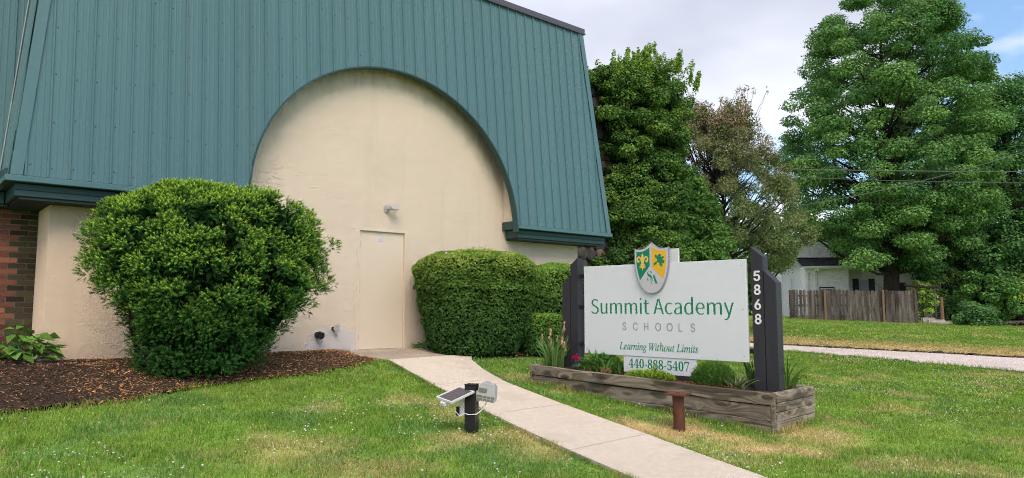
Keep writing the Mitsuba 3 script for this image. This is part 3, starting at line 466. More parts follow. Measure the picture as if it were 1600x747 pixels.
cuts = [1.02, 3.0, 4.55, 6.05, 7.6, 9.2, 11.2]
tag('sidewalk', kind='structure')
for a, b in zip(cuts[:-1], cuts[1:]):
    tilt = .06
    piece = walk.intersection(so_poly([(-6, a + .35 - 1.2 * tilt if a > 1.1 else a - .6), (4, a - .25 if a > 1.1 else a - .6), (4, b - .25), (-6, b + .35 - 1.2 * tilt)]).buffer(-.007))
    if piece.geom_type == 'Polygon' and piece.area > .05:
        put('sidewalk__slab', slab(piece, .14, .03, .14), 'm_concrete', 25)
put('sidewalk__stoop', slab(stoop, .12, .022, .2), 'm_old_concrete', 25)
labels['sidewalk__stoop'] = {'label': 'older stained concrete apron in front of the door'}
joint = slab(walk.buffer(.02), .3, -.035, .05)
put('sidewalk__bedding', joint, 'm_soil')
tag('driveway', kind='structure')
dj = [LineString([(14.6, 12.2), (10.6, 12.6)]), LineString([(17, 9), (12.4, 9)])]
parts_ = [drive]
for l in (LineString([(9, 14.1), (14.8, 15.0)]), LineString([(7.0, 18.6), (12, 21.4)])):
    parts_ = [g for pz in parts_ for g in (lambda r: getattr(r, 'geoms', [r]))(pz.difference(l.buffer(.012)))]
for g in parts_:
    put('driveway__slab', slab(g, .5, .015, .15), 'm_drive', 25)

# crumbling soil edge beyond the drive
g = rng(41)
ms = []
edge = LineString([(6.6, 22.9), (8.0, 21.35), (12.05, 17.25), (17.3, 11.3)])
for k in range(900):
    p = np.array(edge.interpolate(g.uniform(0, edge.length)).coords[0]) + g.normal(0, .09, 2) + np.array([.06, .06])
    r = g.uniform(.02, .06) * (1.6 if g.random() < .1 else 1)
    v = unit(g.normal(size=(9, 3))) * [r * 1.5, r * 1.5, r * .8] + [p[0], p[1], float(GZ(p[0], p[1])) + .01]
    h = hull(v)
    ms.append((*h, np.array([.055, .042, .035]) * g.uniform(.6, 1.6)))
v, f, c = cat(ms)
put('soil_edge', (v, f), 'm_vertex', False, c)
tag('soil_edge', 'crumbled dark soil along the far edge of the driveway', 'soil', kind='stuff')


# ---------------------------------------------------------------- mulch beds
def mulch_z(x, y, poly, hgt):
    d = shapely.distance(poly.boundary, shapely.points(x, y))
    lumps = meshkit.fbm(np.stack([x, y, x * 0], -1) * 1.8, 3, 5)
    return GZ(x, y) + hgt * (1 - np.exp(-d * 2.2)) * (.55 + .9 * lumps) + .012


for nm, poly, hgt, cnt, seed in (('mulch_bed', mulch_l, .13, 46000, 3), ('mulch_bed_001', mulch_r, .08, 9000, 4)):
    fnz = lambda x, y, poly=poly, hgt=hgt: mulch_z(x, y, poly, hgt)
    put(nm, slab(poly, .09, 0, .1, fnz), 'm_soil', True)
    tag(nm, kind='structure')
    g = rng(seed)
    x0, y0, x1, y1 = poly.bounds
    P = g.uniform([x0, y0], [x1, y1], (cnt * 3, 2))
    P = P[shapely.contains_xy(poly.buffer(.05), P[:, 0], P[:, 1])][:cnt]
    s_, o_ = so_of(P[:, 0], P[:, 1])
    P = P[(s_ > -7.6)]; s_, o_ = so_of(P[:, 0], P[:, 1])
    N = len(P)
    z = fnz(P[:, 0], P[:, 1])
    C = np.column_stack([P, z + g.uniform(-.004, .012, N)])
    a = g.uniform(0, 6.283, N)
    t = np.stack([np.cos(a), np.sin(a), g.normal(0, .28, N)], 1)
    nn = np.stack([g.normal(0, .45, N), g.normal(0, .45, N), np.ones(N)], 1)
    w = meshkit.fbm(np.column_stack([P, P[:, 0] * 0]) * 1.1 + 3, 3, 9)
    # fresh black mulch towards the corner, older brown needles and bark towards the walk
    warm = np.clip((s_ + 5.2) / 1.6 + .2 + (w - .5) * 3.2 + (o_ - 1.2) * .35, 0, 1) if nm == 'mulch_bed' else np.clip(.75 + (w - .5) * 2, 0, 1)
    u = g.random((N, 1))
    dark = np.array([.06, .045, .037]) * (.5 + 1.3 * u)
    dark = np.where(g.random((N, 1)) < .22, np.array([.42, .22, .12]) * (.5 + u), dark)
    brown = np.array([.60, .31, .135]) * (.5 + 1.1 * u)
    brown = np.where(g.random((N, 1)) < .25, np.array([.09, .07, .055]) * (.6 + u), brown)
    brown = np.where(g.random((N, 1)) < .18, np.array([.30, .235, .17]) * (.5 + u), brown)
    col = np.where(g.random((N, 1)) < warm[:, None], brown, dark)
    L = g.gamma(3, .008, N) + .012
    v, f, c = leaves(C, t, nn, L, np.clip(L * g.uniform(.12, .36, N), .0045, .014), col, .25)
    k2 = 'mulch_chips' if nm == 'mulch_bed' else 'mulch_chips_001'
    put(k2, (v, f), 'm_vertex', False, c)
    tag(k2, 'dark brown shredded bark mulch in the bed left of the door' if nm == 'mulch_bed' else 'reddish brown bark mulch in the bed right of the walk', 'mulch', kind='stuff')

# ---------------------------------------------------------------- lawn
def lawn_blades(seed, n, region, hmin, hmax, w, ymin, ymax, spread=.65):
    g = rng(seed)
    x0, x1 = region
    # even in depth bands so that near and far lawn are both covered
    y = g.uniform(ymin, ymax, n * 2)
    x = g.uniform(x0, x1, n * 2)
    keep = (np.abs(x) < .80 * y + 1.2)
    x, y = x[keep], y[keep]
    keep = ~shapely.contains_xy(no_grass, x, y)
    x, y = x[keep][:n], y[keep][:n]
    N = len(x)
    tuft = meshkit.fbm(np.stack([x, y, x * 0], -1) * 4.0, 3, 11)
    d = dryness(x, y)
    h = g.uniform(hmin, hmax, N) * (.30 + 1.5 * tuft ** 1.3) * (1 - .45 * d)
    col = grass_tone(x, y, True) * g.uniform(.64 + .15 * (y > 15), 1.4 - .2 * (y > 15), N)[:, None]
    straw = g.random(N) < (.06 + .5 * d)
    col[straw] = np.array([.66, .52, .28]) * g.uniform(.6, 1.2, (straw.sum(), 1))
    a = g.uniform(0, 6.283, N)
    lean = np.stack([np.cos(a), np.sin(a), np.zeros(N)], 1) * g.uniform(.1, spread, (N, 1))
    base = np.column_stack([x, y, GZ(x, y) - .014])
    return blades(base, lean, h, g.uniform(.7, 1.3, N) * w, col, col * 1.12, g)


near = lawn_blades(1, 150000, (-7, 8), .030, .062, .0055, 4.2, 9.2)
mid = lawn_blades(2, 110000, (-9, 13), .032, .06, .010, 9.2, 15)
far = lawn_blades(3, 70000, (-2, 22), .04, .07, .02, 15, 24)
far2 = lawn_blades(4, 70000, (2, 34), .05, .085, .03, 24, 40)
v, f, c = cat([near, mid, far, far2])
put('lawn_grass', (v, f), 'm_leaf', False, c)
tag('lawn_grass', 'mown green lawn with straw coloured patches', 'grass', kind='stuff')

# longer tufts against edges, weeds along the walk and the planter
g = rng(8)
ms = []
for line, n, sd, h0 in ((LineString([tuple(ORG + s * AX + o * NX) for s, o in WALK_L]), 5200, .035, .05), (LineString([tuple(ORG + s * AX + o * NX) for s, o in WALK_R[2:]]), 4600, .035, .05),
                    (planter_fp.exterior, 5000, .05, .07), (mulch_l.exterior, 5000, .06, .06), (LineString([(7.1, 18.9), (9.75, 14.0), (12.6, 8.8)]), 4000, .06, .07)):
    t = g.uniform(0, line.length, n)
    P = np.array([line.interpolate(q).coords[0] for q in t]) + g.normal(0, sd, (n, 2))
    ok = ~shapely.contains_xy(shapely.union_all([walk.buffer(-.02), stoop, drive.buffer(-.03), planter_fp, mulch_l.buffer(-.04), mulch_r, house_block]), P[:, 0], P[:, 1])
    P = P[ok]; n = len(P)
    a = g.uniform(0, 6.283, n)
    lean = np.stack([np.cos(a), np.sin(a), np.zeros(n)], 1) * g.uniform(.1, .7, (n, 1))
    cl = meshkit.fbm(np.column_stack([P, P[:, 0] * 0]) * 3, 2, 3)
    ms.append(blades(np.column_stack([P, GZ(P[:, 0], P[:, 1]) - .01]), lean, g.uniform(.6, 1.4, n) * h0 * (.3 + 1.4 * cl), g.uniform(.004, .007, n), grass_tone(P[:, 0], P[:, 1]) * g.uniform(.6, 1.3, (n, 1)), None, g))
v, f, c = cat(ms)
put('edge_grass', (v, f), 'm_leaf', False, c)
tag('edge_grass', 'untrimmed grass fringe along the walk and planter', 'grass', kind='stuff')

# clover leaves and white clover heads
n = 26000
x = g.uniform(-6.5, 12, n); y = g.uniform(5, 16, n)
pt = meshkit.fbm(np.stack([x, y, x * 0], -1) * 1.4 + 77, 3, 2)
ok = (np.abs(x) < .8 * y + .5) & ~shapely.contains_xy(no_grass, x, y) & (pt > .5) & (dryness(x, y) < .5)
x, y = x[ok], y[ok]; n = len(x)
C = np.column_stack([x, y, GZ(x, y) + g.uniform(.01, .035, n)])
a = g.uniform(0, 6.283, n)
v, f, c = leaves(C, np.stack([np.cos(a), np.sin(a), a * 0], 1), np.stack([g.normal(0, .3, n), g.normal(0, .3, n), np.ones(n)], 1), .028, .026, np.array([.12, .27, .08]) * g.uniform(.7, 1.5, (n, 1)))
put('clover_patch', (v, f), 'm_leaf', False, c)
tag('clover_patch', 'low round clover leaves spread through the lawn', 'clover', kind='stuff')
n = 15000
x = g.uniform(-6.5, 14, n); y = g.uniform(4.8, 17, n)
pt = meshkit.fbm(np.stack([x, y, x * 0], -1) * 1.1 + 77, 3, 2)
ok = (np.abs(x) < .8 * y + .5) & ~shapely.contains_xy(no_grass, x, y) & (g.random(n) < np.clip((pt - .46) * 4, .03, .9)) & (dryness(x, y) < .6)
x, y = x[ok], y[ok]; n = len(x)
r = g.uniform(.005, .0105, n)
base = trimesh.creation.icosphere(subdivisions=0)
bv, bf = np.array(base.vertices), np.array(base.faces)
V = (bv[None] * r[:, None, None] * [1, 1, .8] + np.column_stack([x, y, GZ(x, y) + g.uniform(.03, .055, n)])[:, None]).reshape(-1, 3)
Fc = (bf[None] + (np.arange(n) * len(bv))[:, None, None]).reshape(-1, 3)
put('clover_flowers', (V, Fc), 'm_vertex', False, np.repeat(np.array([.62, .62, .56]) * g.uniform(.75, 1.1, (n, 1)), len(bv), 0))
tag('clover_flowers', 'scattered small white clover heads in the lawn', 'flower', kind='stuff')


# ---------------------------------------------------------------- the front building
B = 'stucco_building'
tag(B, 'cream stucco building with green ribbed metal mansard roof and big arch', 'building')
Z0, ZT, H = 3.08, 7.56, 4.48
ARC_S, ARC_A, ARC_B = .10, 2.58, 2.50


def ellipse(a, b, s0=ARC_S, z0=Z0, n=72, down=0.):
    th = np.linspace(0, np.pi, n)
    p = [(s0 + a * np.cos(x), z0 + b * np.sin(x)) for x in th]
    return Polygon(p + [(s0 - a, z0 - down), (s0 + a, z0 - down)])


door_hole = sbox(-.455, .3, .51, 2.825)
wall_poly = Polygon([(-4.87, .2), (4.86, .2), (4.86, 7.2), (-4.87, 7.2)]).difference(door_hole)
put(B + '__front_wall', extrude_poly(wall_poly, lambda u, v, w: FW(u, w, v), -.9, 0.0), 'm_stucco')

# ribbed metal sheets
RIBS = [(0, 0), (.005, .027), (.024, .027), (.031, 0), (.084, 0), (.091, .0038), (.100, .0038), (.108, 0), (.154, 0), (.161, .0038), (.170, .0038), (.178, 0)]


def sheet_profile(u0, n=4):
    return [(u0 + k * .2286 + a, h) for k in range(n) for a, h in RIBS] + [(u0 + n * .2286, 0)]


def metal_sheets(part, region, u_start, u_end, fn, lift=0.0):
    u = u_start
    g = rng(77)
    while u < u_end:
        pr = sheet_profile(u)
        ms = []
        for (a, ha), (b, hb) in zip(pr[:-1], pr[1:]):
            piece = region.intersection(sbox(a, -5, b, 30))
            for p in getattr(piece, 'geoms', [piece]):
                if p.is_empty or p.geom_type != 'Polygon' or p.area < 1e-5: continue
                v2, f2 = trimesh.creation.triangulate_polygon(p, engine='earcut')
                hh = ha + (hb - ha) * (v2[:, 0] - a) / (b - a)
                ms.append((fn(v2[:, 0], v2[:, 1], hh + lift), f2))
        if ms:
            put(part, cat(ms), 'm_green')
        u += 4 * .2286


def front_map(o_base):
    return lambda u, z, h: FW(u, o_base - .4 * (z - Z0) / H + h, z)


front_region = Polygon([(-5.36, Z0), (5.36, Z0), (4.96, ZT), (-4.96, ZT)]).difference(ellipse(ARC_A + .012, ARC_B + .012, down=.5))
metal_sheets(B + '__roof__panel', front_region, -5.36 - .10, 5.4, front_map(.475))
left_map = lambda u, z, h: FW(-5.36 + .4 * (z - Z0) / H - h, u, z)
metal_sheets(B + '__roof__panel', Polygon([(-.445, Z0), (.475, Z0), (.075, ZT), (-.845, ZT)]), -.95, .5, left_map)
right_map = lambda u, z, h: FW(5.36 - .4 * (z - Z0) / H + h, u, z)
metal_sheets(B + '__roof__panel', Polygon([(-1.6, Z0), (.475, Z0), (.075, ZT), (-1.9, ZT)]), -1.9, .5, right_map)
metal_sheets(B + '__roof__panel', Polygon([(-9.2, Z0), (-5.36, Z0), (-4.96, ZT), (-9.2, ZT)]), -9.2, -4.9, front_map(-.445))
# decking behind the sheets gives the shell its depth
for a, b in ((-5.30, -2.60), (2.80, 5.30)):
    reg = Polygon([(-5.30, Z0), (5.30, Z0), (4.9, ZT), (-4.9, ZT)]).intersection(sbox(a, 0, b, 9))
    put(B + '__decking', extrude_poly(reg, lambda u, v, w: FW(u, .475 - .4 * (v - Z0) / H + w, v), -.07, -.02), 'm_soffit')
reg = sbox(-2.60, 5.66, 2.80, ZT)
put(B + '__decking', extrude_poly(reg, lambda u, v, w: FW(u, .475 - .4 * (v - Z0) / H + w, v), -.07, -.02), 'm_soffit')

# screws beside every major rib
g = rng(5)
ms = []
octa = trimesh.creation.icosphere(subdivisions=0)
ov, of = np.array(octa.vertices), np.array(octa.faces)
for k in range(47):
    u = -5.46 + k * .2286 + .058
    for r in range(8):
        z = Z0 + .12 + r * .62 + .03 * g.normal()
        if front_region.buffer(-.05).contains(shapely.Point(u, z)):
            c = front_map(.475)(np.array([u]), np.array([z]), np.array([.003]))[0]
            ms.append((ov * .0085 + c, of))
put(B + '__roof__screw_row', cat(ms), 'm_screw')
labels[B + '__roof__screw_row'] = {'kind': 'stuff'}

# hip flashings, wide folded strips on both edges
for sgn in (-1, 1):
    e0, e1 = 5.372 * sgn, 4.972 * sgn
    strip = Polygon([(e0, Z0 - .005), (e0 - .125 * sgn, Z0 - .005), (e1 - .125 * sgn, ZT), (e1, ZT)])
    put(B + '__roof__hip_flashing', extrude_poly(strip, front_map(.475), .0285, .033), 'm_green')
    m2 = left_map if sgn < 0 else right_map
    strip = Polygon([(.49, Z0 - .005), (.38, Z0 - .005), (-.02, ZT), (.09, ZT)])
    put(B + '__roof__hip_flashing', extrude_poly(strip, m2, .0285, .033), 'm_green')
put(B + '__roof__valley_gutter', tube([FW(-5.40 + .4 * t, -.42 - .4 * t, Z0 + H * t) for t in np.linspace(0, 1, 9)], .007, 6), 'm_grey_plastic')
# rolled dark cap along the top
put(B + '__roof__coping', cat([fbox(-5.03, 5.04, -.05, .125, 7.535, 7.66, .02), fbox(-5.02, 5.03, -.06, .137, 7.52, 7.545)]), 'm_cap')
put(B + '__roof__deck', cat([fbox(-4.9, 4.9, -9, -.06, 7.40, 7.52), fbox(-16, -4.98, -9, -.86, 7.40, 7.50)]), 'm_cap')

# folded edge of the arch
def arch_ring(a0, a1, w0, w1, part, mat, sm=20):
    n = 96
    th = np.linspace(-.06, np.pi + .06, n)
    vs = []
    for x in th:
        for a, w in ((a0, w0), (a1, w0), (a1, w1), (a0, w1)):
            s = ARC_S + (ARC_A + a) * np.cos(x); z = Z0 + (ARC_B + a) * np.sin(x)
            vs.append(FW(s, .475 - .4 * (z - Z0) / H + w, z))
    v = np.array(vs); k = np.arange(n - 1)[:, None] * 4
    q = np.vstack([np.hstack([k + j, k + (j + 1) % 4, k + 4 + (j + 1) % 4, k + 4 + j]) for j in range(4)])
    put(part, (v, q), mat, sm)


arch_ring(0, .024, -.11, .030, B + '__arch_trim', 'm_trim')
# stucco cheeks and soffit inside the arch
ck = Polygon([(.004, 3.16), (.378, 3.16), (.475 - .4 * 2.7 / H - .09, 5.78), (.004, 5.78)])
for s0 in (2.745, -2.60):
    put(B + '__arch_cheek', extrude_poly(ck, lambda u, v, w: FW(s0 + w, u, v), 0, .055), 'm_stucco')
put(B + '__arch_soffit', fbox(-2.54, 2.74, .004, .135, 5.70, 5.78), 'm_stucco')

# eaves: drip trim and boxed fascia, with their returns
for s0, s1, b0, b1 in ((-5.42, -2.50, -5.30, -2.58), (2.715, 5.42, 2.80, 5.29)):
    put(B + '__eave_trim', fbox(s0, s1, .003, .445, 2.995, 3.155, .008), 'm_trim')
    put(B + '__eave_trim', fbox(s0, s1, .447, .512, 2.998, 3.072, .006), 'm_green')
    put(B + '__fascia_box', fbox(b0, b1, .003, .375, 2.832, 2.99, .006), 'm_trim')
    for k in range(2):
        put(B + '__fascia_board', fbox(b0 - .004, b1 + .004, .376, .392, 2.836 + k * .077, 2.909 + k * .077, .004), 'm_trim')
put(B + '__eave_trim', fbox(-5.42, -5.36, -.45, .44, 2.998, 3.072, .006), 'm_green')
put(B + '__eave_trim', fbox(-5.41, -4.90, -.90, -.004, 2.999, 3.15), 'm_trim')
put(B + '__eave_trim', fbox(-12, -5.424, -.90, -.41, 2.998, 3.072, .006), 'm_green')
put(B + '__fascia_box', fbox(-5.295, -4.905, -.88, -.004, 2.836, 2.985), 'm_trim')
put(B + '__fascia_box', fbox(-12, -5.31, -.88, -.53, 2.836, 2.985), 'm_trim')
for bx in ((-5.25, -4.875, -.895, .009, 2.80, 2.83), (-5.25, -2.62, .01, .37, 2.80, 2.829), (-12, -5.26, -.895, -.55, 2.80, 2.83), (2.83, 5.25, .01, .37, 2.80, 2.829)):
    put(B + '__soffit', fbox(*bx), 'm_soffit')

# side brickwork of the recessed wing, brick by brick
put(B + '__brick_wall', cat([fbox(-12, -4.872, -1.15, -.918, .2, 3.0)]), 'm_mortar')
g = rng(21)
pal = np.array([[.18, .070, .050], [.21, .088, .062], [.15, .058, .044], [.11, .042, .034], [.27, .11, .07]])
for r in range(32):
    z = .60 + r * .0745
    off = (r % 2) * .105
    for k in range(8):
        s1 = -4.876 - k * .211 - off + (.105 if off else 0)
        a, b = s1 - .2, s1
        if off and k == 0: a, b = -4.876 - .095, -4.876
        elif off: a, b = -4.876 - .105 - (k - 1) * .211 - .2, -4.876 - .105 - (k - 1) * .211
        c = pal[g.choice(5, p=[.34, .24, .2, .12, .10])] * g.uniform(.8, 1.2)
        mid = (a + b) / 2
        if abs(mid + 5.05) < .13: c = c * .55 * np.array([.6, 1.25, 1.0])
        jit = g.uniform(-.004, .003)
        v, f = fbox(a, b, -.93, -.903 + jit, z, z + .064)
        put(B + '__brick_wall__brick', (v, f), 'm_vertex', False, np.tile(c, (len(v), 1)) * g.uniform(.9, 1.1, (len(v), 1)))

# field-stone wall of the rear wing
put(B + '__stone_wall', cat([fbox(4.87, 9.6, -1.6, -1.2, .2, 7.16), fbox(4.8, 9.65, -1.65, -1.12, 7.16, 7.24)]), 'm_stone_mortar')
g = rng(33)
row, z, n_st = 0, .75, 0
while z < 7.0:
    hgt = g.uniform(.26, .38)
    s = 5.0 + g.uniform(0, .2)
    while s < 8.9:
        w = g.uniform(.24, .46)
        visible = (z > 3.5 and 5.6 < s < 7.3) or (1.8 < z < 3.5)
        if visible and n_st < 290:
            n_st += 1
            p = unit(g.normal(size=(24, 3))); p = np.sign(p) * np.abs(p) ** .72 * [w * .53, .12, hgt * .53] * g.uniform(.9, 1.06, (24, 1))
            v, f = hull(p)
            cen = np.array([s + w / 2, -1.19, z + hgt / 2 + g.uniform(-.04, .04)])
            W = FW(cen[0] + v[:, 0], cen[1] + v[:, 1], cen[2] + v[:, 2])
            base = np.array([[.062, .056, .062], [.085, .072, .066], [.14, .115, .09], [.045, .042, .05], [.20, .165, .13]])[g.choice(5, p=[.34, .26, .12, .22, .06])]
            col = base * g.uniform(.75, 1.25) * np.ones((len(W), 3)) * g.uniform(.85, 1.15, (len(W), 1))
            put(B + '__stone_wall__stone', (W, f), 'm_vertex', True, col)
        s += w + g.uniform(.0, .03)
    z += hgt

# bulk of the building behind
put(B + '__rear_wall', cat([fbox(-16, 9.5, -9, -1.62, .2, 7.1), fbox(-4.8, 4.8, -8.9, -.95, .2, 7.3)]), 'm_stone_mortar')
# flat door, frame, hinges, painted numeral
D = B + '__door'
put(D, fbox(-.412, .468, -.075, -.03, .79, 2.782, .004), 'm_door')
labels[D] = {'label': 'flat cream steel door with a faded number'}
put(D + '__frame', cat([fbox(-.455, -.416, -.11, .012, .77, 2.825, .003), fbox(.472, .51, -.11, .012, .77, 2.825, .003), fbox(-.4155, .4715, -.11, .011, 2.786, 2.824, .003)]), 'm_door')
for z in (1.0, 1.78, 2.56):
    put(D + '__hinge', cat([tube([FW(-.414, -.018, z - .055), FW(-.414, -.018, z + .055)], .010, 8), fbox(-.436, -.392, -.0295, -.026, z - .05, z + .05)]), 'm_brass')
put(D + '__threshold', fbox(-.455, .51, -.10, .03, .755, .785, .004), 'm_alu')

G = json.loads(GLYPHS)


def glyphs(name):
    ps = []
    for rings in G[name]:
        r = [np.array(c, float).reshape(-1, 2) / 500 for c in rings]
        ps.append(Polygon(r[0], r[1:]).buffer(0))
    return shapely.union_all(ps)


def lettering(key, name, fn, u0, u1, v0, hgt, mat, depth=.003):
    """Glyph outlines stretched to run from u0 to u1 along the surface with capitals hgt tall."""
    s = glyphs(name)
    x0, y0, x1, y1 = s.bounds
    k = (u1 - u0) / (x1 - x0)
    put(key, extrude_poly(s, lambda x, y, w: fn(u0 + (x - x0) * k, v0 + y * hgt, w), 0.0, depth), mat)


lettering(D + '__numeral', 'n2', lambda u, v, w: FW(u, -.0298 + w, v), -.045, .055, 2.615, .125, 'm_lilac', .0012)

# wall lamp over the door
L = B + '__wall_lamp'
put(L, cat([fbox(.05, .13, .002, .035, 3.13, 3.25, .006), tube([FW(.09, .03, 3.19), FW(.11, .10, 3.18)], .022, 10)]), 'm_grey_plastic', 30)
put(L + '__head', cat([hull(np.vstack([fbox(.085, .245, .07, .17, 3.165, 3.235, .015)[0], FW(np.array([.10, .235]), np.array([.2, .2]), np.array([3.17, 3.17]))]))]), 'm_grey_plastic', 30)
# two black pipe stubs low on the wall
for s, z, r, l in ((-1.14, 1.05, .052, .13), (-.865, 1.145, .034, .10)):
    k = put(B + '__vent_pipe', cat([tube([FW(s, .0, z), FW(s, l * .6, z)], r, 16), tube([FW(s, l * .6, z), FW(s, l, z - .006)], r * 1.18, 16, False), tube([FW(s, l, z - .006), FW(s, l * .65, z)], r * .95, 16, True)]), 'm_dark', 30)
put(B + '__vent_pipe__ring', cat([tube([FW(-.865, .09, 1.145), FW(-.865, .105, 1.145)], .045, 16)]), 'm_grey_plastic', 30)
put(B + '__vent_pipe__cap', tube([FW(-.80, .0, 1.185), FW(-.80, .05, 1.19)], .028, 12), 'm_grey_plastic', 30)


# ---------------------------------------------------------------- the sign
S = 'school_sign'
tag(S, 'white panel sign with shield crest between two black stepped posts', 'sign')
PW, PH, PZ = 2.441, 1.217, .849
put(S + '__panel', sbx(0, PW, -.045, 0.0, PZ, PZ + PH, .003), 'm_white')
put(S + '__back_panel', sbx(.915, 1.15, -.040, -.008, PZ + PH + .001, PZ + PH + .18, .002), 'm_white_edge')
put(S + '__lower_panel', sbx(.695, 1.785, -.040, -.012, PZ - .215, PZ - .003, .002), 'm_white')
off = lambda h: (lambda u, v, w: SW(-u, h + w, PZ + v))
lettering(S + '__panel__school_name', 'name', off(.0005), -2.312, -.166, .553, .205, 'm_ink_green')
for ch, tl in zip('SCHOOLS', np.linspace(1.787, .752, 7)):
    w = {'S': .062, 'C': .075, 'H': .068, 'O': .088, 'L': .05}[ch]
    lettering(S + '__panel__letter', 'l' + ch, off(.0005), -tl, -tl + w, .338, .104, 'm_ink_grey')
lettering(S + '__panel__motto', 'tag', off(.0005), -1.843, -.655, .082, .096, 'm_ink_green')
lettering(S + '__lower_panel__phone_number', 'phone', off(-.0115), -1.70, -.79, -.155, .117, 'm_ink_green')

# crest: shield with rim, two fields, fleur-de-lis, puzzle piece, interlaced letters
CX_, CZ_, HW, HH = 1.288, PZ + 1.492, .262, .672


def shield_xy(sc=1.0):
    pts = []
    for x in np.linspace(0, 1, 14):        # top: peak, hollow, corner
        pts.append((x, .105 * x ** .75 + .055 * math.sin(math.pi * x)))
    for y in np.linspace(.17, .36, 6): pts.append((1.0 - .0 * y, y))
    for k in np.linspace(.05, 1, 22):      # curved flank to the point
        a = k * math.pi / 2
        pts.append((math.cos(a) ** .82 if k < 1 else 0, .38 + .62 * (math.sin(a) ** 1.25)))
    r = np.array(pts); l = r[::-1] * [-1, 1]
    return Polygon(np.vstack([r, l[1:-1]]) * [HW, HH]).buffer(0)


sh = shield_xy()
cm = lambda u, v, w: SW(CX_ - u, .012 + w, CZ_ - v)
put(S + '__crest', extrude_poly(sh, cm, 0.0, .026), 'm_shield_rim', 30)
labels[S + '__crest'] = {'label': 'silver shield crest with green and yellow fields'}
put(S + '__crest__silver_face', extrude_poly(sh.buffer(-.010), cm, .0265, .031), 'm_silver')
inner_sh = sh.buffer(-.036)
gf = Polygon([(-.09, .0), (-1, .0), (-1, .9), (-.60, .70), (-.08, .455)]); gf = Polygon(np.array(gf.exterior.coords) * [HW, HH]).intersection(inner_sh)
yf = Polygon([(.04, .0), (1, .0), (1, .9), (.64, .70), (.04, .485)]); yf = Polygon(np.array(yf.exterior.coords) * [HW, HH]).intersection(inner_sh)
put(S + '__crest__green_field', extrude_poly(gf, cm, .0315, .034), 'm_ink_green')
put(S + '__crest__yellow_field', extrude_poly(yf, cm, .0315, .034), 'm_yellow')


def bez(p0, p1, p2, p3, n=14):
    t = np.linspace(0, 1, n)[:, None]
    p0, p1, p2, p3 = (np.array(p, float) for p in (p0, p1, p2, p3))
    return (1 - t) ** 3 * p0 + 3 * (1 - t) ** 2 * t * p1 + 3 * (1 - t) * t * t * p2 + t ** 3 * p3


petal = np.vstack([bez((0, -1), (.30, -.55), (.34, -.1), (.10, .28)), bez((-.10, .28), (-.34, -.1), (-.30, -.55), (0, -1))])
side = LineString(np.vstack([bez((.10, .30), (.16, -.35), (.55, -.75), (.86, -.42)), bez((.86, -.42), (1.0, -.2), (.80, .08), (.62, -.08))])).buffer(.11)
band = sbox(-.42, .24, .42, .40)
tail = np.vstack([bez((-.13, .36), (-.2, .62), (-.1, .8), (0, .98)), bez((0, .98), (.1, .8), (.2, .62), (.13, .36))])
hook = LineString(bez((.16, .40), (.22, .72), (.42, .66), (.46, .52))).buffer(.075)
flip = lambda p: shapely.affinity.scale(p, -1, 1, origin=(0, 0))
import shapely.affinity
lily = shapely.union_all([Polygon(petal).buffer(0), side, flip(side), band, Polygon(tail).buffer(0), hook, flip(hook)])
lily = shapely.affinity.translate(shapely.affinity.scale(lily, .088, .118, origin=(0, 0)), -.50 * HW, .375 * HH)
put(S + '__crest__fleur_de_lis', extrude_poly(lily, cm, .0345, .037), 'm_gold')
pz = sbox(-.62, -.62, .62, .62)
for x, y, add in ((0, -.80, 1), (.80, 0, 1), (0, .52, 0), (-.52, 0, 0)):
    c = shapely.Point(x, y).buffer(.27)
    pz = pz.union(c) if add else pz.difference(c)
for x, y in ((-.62, .62), (.62, -.62), (.62, .62), (-.62, -.62)): pz = pz.union(shapely.Point(x, y).buffer(.20))
pz = shapely.affinity.rotate(pz, 12, origin=(0, 0))
pz = shapely.affinity.translate(shapely.affinity.scale(pz, .083, .083, origin=(0, 0)), .45 * HW, .365 * HH)
put(S + '__crest__puzzle_piece', extrude_poly(pz, cm, .0345, .037), 'm_ink_green')
for nm, u, v, hgt, w in (('S', -.062, .742, .125, .070), ('A', -.012, .806, .125, .108)):
    lettering(S + '__crest__letter', nm, lambda x, y, o: SW(CX_ - x, .0435 + o, CZ_ - v * HH + y), u, u + w, 0, hgt, 'm_ink_green')

# posts: a tall inner and a lower outer timber, both with sloping tops
for side_, pr in ((1, [((-.065, 1.363), (-.215, 1.238)), ((-.217, 1.082), (-.368, .930))]), (-1, [((2.555, 1.358), (2.692, 1.248)), ((2.694, 1.105), (2.845, .970))])):
    bot = .45 if side_ > 0 else .55
    P = S + ('__post' if side_ > 0 else '__post_001')
    for j, ((ta, za), (tb, zb)) in enumerate(pr):
        lo, hi = (ta, tb) if ta < tb else (tb, ta)
        zl, zh = (za, zb) if ta < tb else (zb, za)
        poly = Polygon([(lo, bot), (hi, bot), (hi, PZ + zh), (lo, PZ + zl)])
        m = extrude_poly(poly.buffer(-.004, join_style=2), lambda u, v, w: SW(u, w, v), -.138 if j == 0 else -.141, .002 if j == 0 else .006)
        put(P if j == 0 else P + '__outer_timber', m, 'm_post_paint')
for d_, zz_ in zip('5868', (.955, .793, .620, .452)):
    lettering(S + '__post__number', 'n' + d_, lambda u, v, w: SW(-u, .0025 + w, PZ + v), .098, .178, zz_, .112, 'm_number', .006)
for t0, t1 in ((-.06, .03), (2.41, 2.55)):
    for zb in (PZ + .10, PZ + .62, PZ + 1.06):
        put(S + '__bracket', cat([sbx(t0, t1, -.10, -.046, zb, zb + .055, .004), sbx(t0 + .02, t0 + .035, -.112, -.101, zb + .015, zb + .04)]), 'm_dark')
